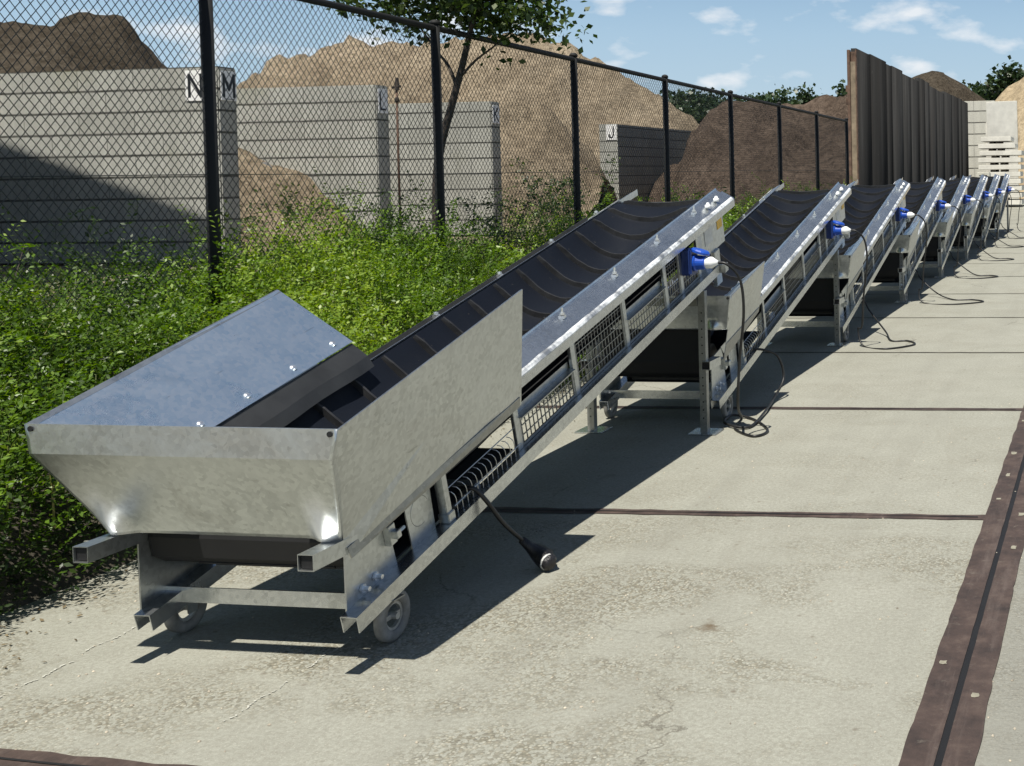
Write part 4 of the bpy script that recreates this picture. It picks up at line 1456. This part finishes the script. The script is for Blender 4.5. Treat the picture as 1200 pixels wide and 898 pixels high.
# ------------------------------------------------------------------ foliage
def leaf_quads(P, size, aspect=0.5, up=0.35, dirs=None):
    """P (n,3) leaf centres -> folded-free rhombic leaves of random attitude"""
    n = len(P)
    d = rng.normal(size=(n, 3)) if dirs is None else dirs + 0.35 * rng.normal(size=(n, 3))
    d /= np.linalg.norm(d, axis=1)[:, None]
    nn = rng.normal(size=(n, 3))
    nn[:, 2] = np.abs(nn[:, 2]) + up
    nn -= (nn * d).sum(1)[:, None] * d
    nn /= np.linalg.norm(nn, axis=1)[:, None] + 1e-9
    s = np.cross(d, nn)
    L = (size * rng.uniform(0.65, 1.25, n))[:, None]
    a = P - d * L * 0.5
    b = P + s * L * aspect * 0.5 + nn * L * 0.06 - d * L * 0.04
    c = P + d * L * 0.5
    e = P - s * L * aspect * 0.5 + nn * L * 0.06 - d * L * 0.04
    V = np.stack([a, b, c, e], 1).reshape(-1, 3)
    F = np.arange(4 * n).reshape(n, 4)
    return V, F

def hedge_h(x, y):
    """top of the shrub growth: low at the paving, high at the fence"""
    t = np.clip((-4.0 - x) / 0.95, 0, 1)
    base = 0.28 + 0.6 * np.sqrt(t)
    base = base + 0.2 * np.clip((-5.0 - x) / 0.6, 0, 1)
    w = 0.09 * np.sin(2.1 * x + 1.7 * y) + 0.08 * np.sin(3.7 * y - 1.3 * x + 1) + 0.06 * np.sin(8.3 * y + 5 * x)
    far = np.clip((-6.4 - x) / 1.5, 0, 1)
    base = base - 0.16 * np.clip((7.2 - y) / 1.2, 0, 1) * np.clip((-5.2 - x) / 0.5, 0, 1)
    return (base + w) * (1 - 0.55 * far)

def shrub_mass(name, label, nspray, ylo, yhi, xlo, xhi, leaf, length, nleaf, mat, seed, hs=1.0, cat='shrubbery'):
    r = np.random.default_rng(seed)
    x = r.uniform(xlo, xhi, nspray)
    y = r.uniform(ylo, yhi, nspray)
    edge = r.normal(scale=0.05, size=nspray)
    x = np.minimum(x, xhi + edge)
    h = hedge_h(x, y) * hs
    z = h * (1 - r.beta(1.0, 3.2, nspray)) - 0.08
    shoot = r.random(nspray) < 0.05
    z = np.where(shoot, h + r.uniform(-0.02, 0.2, nspray), z)
    frontness = np.clip(1 - (xhi - x) / 0.5, 0, 1)
    z = np.where(r.random(nspray) < 0.45 * frontness, h * r.uniform(0.05, 1, nspray), z)
    B = np.stack([x, y, np.maximum(z, 0.03)], 1)
    D = r.normal(size=(nspray, 3)) * np.array([0.6, 0.6, 0.35])
    D[:, 2] += 0.75
    D[:, 0] += 0.55 * frontness
    D /= np.linalg.norm(D, axis=1)[:, None]
    side = np.cross(D, np.array([0, 0, 1.0]) + 0.3 * r.normal(size=(nspray, 3)))
    side /= np.linalg.norm(side, axis=1)[:, None] + 1e-9
    Ls = length * r.uniform(0.5, 1.3, nspray)
    P, dirs, tint = [], [], []
    tone = np.clip(0.45 + 0.25 * np.sin(1.9 * y + 2.2 * x) + r.normal(scale=0.2, size=nspray), 0, 1)
    for k in range(nleaf):
        q = (k // 2 + 0.5) / (nleaf / 2)
        sg = 1 if k % 2 else -1
        p = B + D * (Ls * q)[:, None] + side * (sg * leaf * 0.55)
        p[:, 2] -= 0.35 * Ls * q ** 2 * (1 - D[:, 2])
        P.append(p)
        dirs.append(side * sg + D * 0.55)
        tint.append(np.clip(tone + 0.25 * q - 0.1 + r.normal(scale=0.1, size=nspray), 0, 1))
    P = np.concatenate(P)
    ok = P[:, 2] > 0.01
    V, F = leaf_quads(P[ok], leaf, 0.48, 0.9, np.concatenate(dirs)[ok])
    me = np_mesh(name, V, F, mat, np.concatenate(tint)[ok])
    o = link(name, me, kind='stuff')
    o['label'] = label
    return o
shrub_mass('shrubbery', 'dense bright green small leaved shrubs growing along the fence strip', 12500, 2.3, 9.5, -6.1, -4.06, 0.031, 0.27, 18, M['leaf'], 1)
shrub_mass('shrubbery', 'green undergrowth farther along the fence', 5200, 9.4, 26, -6.6, -4.06, 0.045, 0.25, 12, M['leaf'], 2)
shrub_mass('undergrowth', 'darker weeds growing behind the fence', 3600, 5.0, 24, -9.5, -6.0, 0.04, 0.24, 12, M['leaf_tree'], 3, 0.85)
shrub_mass('undergrowth', 'dark rank weeds at the foot of the left block wall behind the fence', 5200, 4.6, 13, -11.5, -6.0, 0.04, 0.28, 14, M['leaf_tree'], 8, 1.25)
# grasses standing among the shrubs
def blades(name, label, n, ylo, yhi, xlo, xhi, hmin, hmax, mat, seed):
    r = np.random.default_rng(seed)
    x, y = r.uniform(xlo, xhi, n), r.uniform(ylo, yhi, n)
    h0 = hedge_h(x, y)
    z0 = h0 * 0.45
    H = h0 * 0.55 + r.uniform(hmin, hmax, n)
    a = r.uniform(0, 6.283, n)
    lean = r.uniform(0.1, 0.55, n) * H
    w = r.uniform(0.0025, 0.005, n)
    V, F = [], []
    base = np.stack([x, y, z0], 1)
    dirv = np.stack([np.cos(a), np.sin(a), np.zeros(n)], 1)
    side = np.stack([-np.sin(a), np.cos(a), np.zeros(n)], 1)
    rows = []
    for k in range(5):
        q = k / 4
        c = base + dirv * (lean * q ** 2)[:, None]
        c[:, 2] += H * (q - 0.18 * q ** 3)
        ww = (w * (1 - 0.9 * q))[:, None]
        rows += [c - side * ww, c + side * ww]
    V = np.stack(rows, 1).reshape(-1, 3)
    b = np.arange(n)[:, None] * 10
    F = np.concatenate([b + np.array([[2 * k, 2 * k + 1, 2 * k + 3, 2 * k + 2]]) for k in range(4)], 0)
    o = link(name, np_mesh(name, V, F, mat, np.tile(r.random(n), 4)), kind='stuff')
    o['label'] = label
M['blade'] = leaf_mat('grass_blade', (0.06, 0.1, 0.02), (0.13, 0.18, 0.03), (0.3, 0.27, 0.11), 0.3)
blades('tall_grass', 'loose tall grass standing among the shrubs by the fence', 4200, 2.4, 14, -7.0, -4.15, 0.03, 0.22, M['blade'], 41)
# soil and old stems below the leaves
Xg = np.linspace(-9.6, -4.08, 24)
Yg = np.linspace(1.5, 27, 100)
V = np.array([(x, y, max(0.0, float(hedge_h(np.array(x), np.array(y))) * 0.55 * min(1, (-4.05 - x) / 0.35)) - 0.02 if x > -9.3 else -0.02) for y in Yg for x in Xg])
idx = np.arange(len(V)).reshape(100, 24)
F = np.stack([idx[:-1, :-1], idx[:-1, 1:], idx[1:, 1:], idx[1:, :-1]], -1).reshape(-1, 4)
link('soil_bank', np_mesh('soil_bank', V, F, M['soil'], None, True), kind='structure')
# stray shoots leaning over the edge of the paving
shrub_mass('low_shoots', 'dark low shoots creeping over the edge of the paving', 700, 2.3, 9.0, -4.3, -3.98, 0.026, 0.16, 12, M['leaf_tree'], 6, 0.4)

# dead leaves and crumbs blown on to the edge of the paving
r = np.random.default_rng(55)
n = 900
P = np.stack([-4.05 + np.abs(r.normal(scale=0.22, size=n)), r.uniform(2.4, 12, n), np.full(n, 0.006)], 1)
dd = r.normal(size=(n, 3)) * np.array([1, 1, 0.05])
Vl, Fl = leaf_quads(P, 0.02, 0.5, 3.0, dd / np.linalg.norm(dd, axis=1)[:, None])
Vl[:, 2] = np.maximum(Vl[:, 2], 0.002)
link('leaf_litter', np_mesh('leaf_litter', Vl, Fl, simple('dead_leaf', (0.12, 0.09, 0.045), 0.8, 0, 0.6, 30)), kind='stuff')

def weed(label, loc, h, n, leaf, mat, name='weed', spread=0.12, cat='weed', group='tall weeds along the fence', lean=(0, 0)):
    r = np.random.default_rng(int(abs(loc[0] * 100 + loc[1] * 31)))
    root = empty(name, loc)
    P, dirs = [], []
    mb = MB()
    for s in range(3 if h < 1.5 else 5):
        top = Vector((r.normal() * spread + lean[0], r.normal() * spread + lean[1], h * r.uniform(0.7, 1.0)))
        path = [Vector((0, 0, 0)), top * 0.5 + Vector((r.normal() * 0.03, r.normal() * 0.03, 0)), top]
        pp = bez(path, 6)
        mb.tube(pp, 0.006, 5, True, [0.008 - 0.005 * i / (len(pp) - 1) for i in range(len(pp))])
        for k in range(n // 3):
            q = r.uniform(0.3, 1.0)
            p = pp[min(len(pp) - 1, int(q * (len(pp) - 1)))]
            P.append(np.array(p) + r.normal(size=3) * leaf * 0.9)
            a = r.uniform(0, 6.28)
            dirs.append((math.cos(a), math.sin(a), 0.25))
    mb.build('stem', M['bark'], root, smooth=True)
    V, F = leaf_quads(np.array(P), leaf, 0.45, 0.5, np.array(dirs))
    link('leaves', np_mesh('leaves', V, F, mat, r.random(len(F))), root)
    tag(root, label, cat, group)
weed('tall thin weed in front of the shaded foot of the left block wall', (-6.3, 5.6, 0.4), 1.12, 60, 0.045, M['leaf'], lean=(-0.1, 0.1))
weed('leafy sapling growing through the fence just past the tree trunk', (-5.75, 9.95, 0.5), 0.95, 110, 0.06, M['leaf_tree'], 'sapling', 0.18, 'sapling', None, (0.1, 0.35))
weed('tall weed at the foot of the second fence post', (-5.75, 8.3, 0.5), 0.72, 70, 0.045, M['leaf'], lean=(0, -0.1))
weed('bright tall weed beside the foot of the first fence post', (-5.4, 6.75, 0.5), 0.62, 70, 0.04, M['leaf'])
for (x, y, h, n, lab) in ((-6.6, 13.3, 1.75, 420, 'loose green bush behind the fence in front of the J wall'),
                          (-7.4, 15.4, 2.0, 600, 'broad green bush behind the fence at the left foot of the dark soil heap'),
                          (-6.3, 17.6, 1.5, 320, 'smaller green bush behind the fence in front of the dark soil heap')):
    weed(lab, (x, y, 0), h, n, 0.075, M['leaf_tree'], 'bush', 0.42, 'bush', 'bushes behind the fence')

# young tree behind the second fence post
def crown_leaves(blobs, n, size, aspect, r, clump=0.16, per=14):
    P = []
    vol = np.array([b[1][0] * b[1][1] * b[1][2] for b in blobs])
    cnt = np.maximum(1, (n * vol / vol.sum() / per).astype(int))
    for (c, rad), k in zip(blobs, cnt):
        d = r.normal(size=(k, 3))
        d /= np.linalg.norm(d, axis=1)[:, None]
        q = r.random(k) ** 0.45
        cc = np.array(c) + d * q[:, None] * np.array(rad)
        for p in cc:
            P.append(p + r.normal(size=(per, 3)) * clump * np.array([1, 1, 0.7]))
    P = np.concatenate(P)
    return leaf_quads(P, size, aspect, 0.3)

tr = empty('young_tree', (-6.02, 9.6, 0))
O = Vector((-6.02, 9.6, 0))
mb = MB()
def limb(pts, r0, r1):
    pp = bez([Vector(p) - O for p in pts], 6)
    mb.tube(pp, r0, 8, True, [r0 + (r1 - r0) * i / (len(pp) - 1) for i in range(len(pp))])
limb([(-6.03, 9.6, -0.1), (-6.03, 9.6, 1.0), (-6.0, 9.6, 1.75), (-5.84, 9.6, 2.3), (-5.7, 9.6, 2.75), (-5.62, 9.65, 3.25), (-5.65, 9.8, 4.1)], 0.05, 0.016)
limb([(-5.8, 9.6, 2.44), (-5.88, 9.62, 2.62), (-6.02, 9.65, 2.78), (-6.3, 9.75, 3.1)], 0.017, 0.008)
limb([(-5.76, 9.6, 2.52), (-5.6, 9.58, 2.66), (-5.4, 9.55, 2.78), (-5.05, 9.5, 3.0)], 0.013, 0.006)
limb([(-5.69, 9.6, 2.8), (-5.5, 9.5, 3.1), (-5.1, 9.4, 3.35), (-4.8, 9.35, 3.3)], 0.02, 0.006)
limb([(-5.64, 9.65, 3.2), (-5.9, 9.8, 3.6), (-6.2, 9.95, 3.9)], 0.018, 0.007)
mb.build('trunk', M['bark'], tr, smooth=True)
r = np.random.default_rng(77)
blobs = [((-5.7, 9.7, 3.75), (0.95, 0.9, 0.75)), ((-6.35, 9.75, 3.3), (0.55, 0.5, 0.28)), ((-6.75, 9.7, 3.32), (0.38, 0.4, 0.2)), ((-6.5, 9.65, 3.02), (0.2, 0.2, 0.1)), ((-5.15, 9.5, 3.22), (0.55, 0.5, 0.3)),
         ((-4.78, 9.45, 2.92), (0.34, 0.3, 0.2)), ((-5.05, 9.45, 3.0), (0.4, 0.3, 0.16)), ((-5.55, 9.6, 3.02), (0.5, 0.4, 0.12)), ((-5.75, 9.6, 3.2), (0.6, 0.5, 0.22)), ((-6.25, 9.65, 3.0), (0.3, 0.3, 0.12)), ((-5.25, 9.55, 2.95), (0.3, 0.3, 0.14)), ((-5.3, 9.6, 2.62), (0.09, 0.1, 0.05))]
V, F = crown_leaves(blobs, 9500, 0.07, 0.62, r, 0.08, 10)
V -= np.array(O)
link('crown', np_mesh('crown', V, F, M['leaf_tree'], r.random(len(F))), tr)
tag(tr, 'young leafy tree with a bent dark trunk just behind the second fence post', 'tree')

# distant trees on the horizon
def far_tree(label, x, y, h, w, n, seed, leafsize=0.7):
    r = np.random.default_rng(seed)
    root = empty('tree', (x, y, 0))
    mb = MB()
    mb.tube([(0, 0, -0.1), (0.1, 0, h * 0.35), (0, 0.1, h * 0.75)], 0.3, 8, True, [0.035 * h, 0.025 * h, 0.008 * h])
    for k in range(5):
        a = r.uniform(0, 6.28)
        mb.tube([(0.05, 0, h * (0.3 + 0.08 * k)), (math.cos(a) * w * 0.3, math.sin(a) * w * 0.3, h * (0.5 + 0.09 * k))], 0.1, 6, True, [0.012 * h, 0.004 * h])
    mb.build('trunk', M['bark'], root, smooth=True)
    blobs = []
    for k in range(11):
        a, q = r.uniform(0, 6.28), r.uniform(0.1, 0.75)
        z = h * r.uniform(0.35, 0.86)
        rr = w * r.uniform(0.2, 0.36) * (1.15 - 0.45 * z / h)
        blobs.append(((math.cos(a) * q * w * 0.5, math.sin(a) * q * w * 0.5, z), (rr, rr, rr * 0.8)))
    blobs.append(((0, 0, h * 0.88), (w * 0.2, w * 0.2, h * 0.11)))
    V, F = crown_leaves(blobs, n * 2, leafsize * 0.85, 0.85, r, leafsize * 0.75, 12)
    link('crown', np_mesh('crown', V, F, M['leaf_far'], r.random(len(F))), root)
    tag(root, label, 'tree', 'trees on the horizon')
def at(px, py, d):
    return crest_px([(px, py)], d)[0]
LBL = {
    0: 'leftmost dark far tree in the gap between the sand heap and dark soil heap',
    1: 'dark far tree directly above the lowest point between the two large heaps',
    2: 'dark far tree touching the left flank of the dark soil heap',
    3: 'low far tree above the dark soil heap, just left of the taller one',
    4: 'far tree standing tallest above the crest of the dark soil heap',
    5: 'small far tree above the right part of the dark soil heap',
    6: 'greyish far tree close to the left edge of the board wall',
    7: 'large dark round tree above the pale wall at the far right',
    8: 'smaller dark tree beside the large one, over the heap behind the board wall',
    9: 'dark tree cut by the right edge of the picture above the yellow sand heap',
}
for k, (px, py, d, w, n) in enumerate(((793, 108, 150, 11, 3200), (818, 110, 140, 12, 3600), (850, 110, 145, 12, 3400), (884, 108, 160, 10, 2600), (918, 100, 150, 9, 2600),
                                       (945, 100, 155, 6, 1800), (990, 95, 140, 4.5, 1500), (1183, 76, 120, 9, 4200), (1150, 97, 125, 6, 2200), (1210, 80, 122, 7, 2600))):
    x, z = at(px, py, d)
    far_tree(LBL[k], x, d, z, w, n, 100 + k)
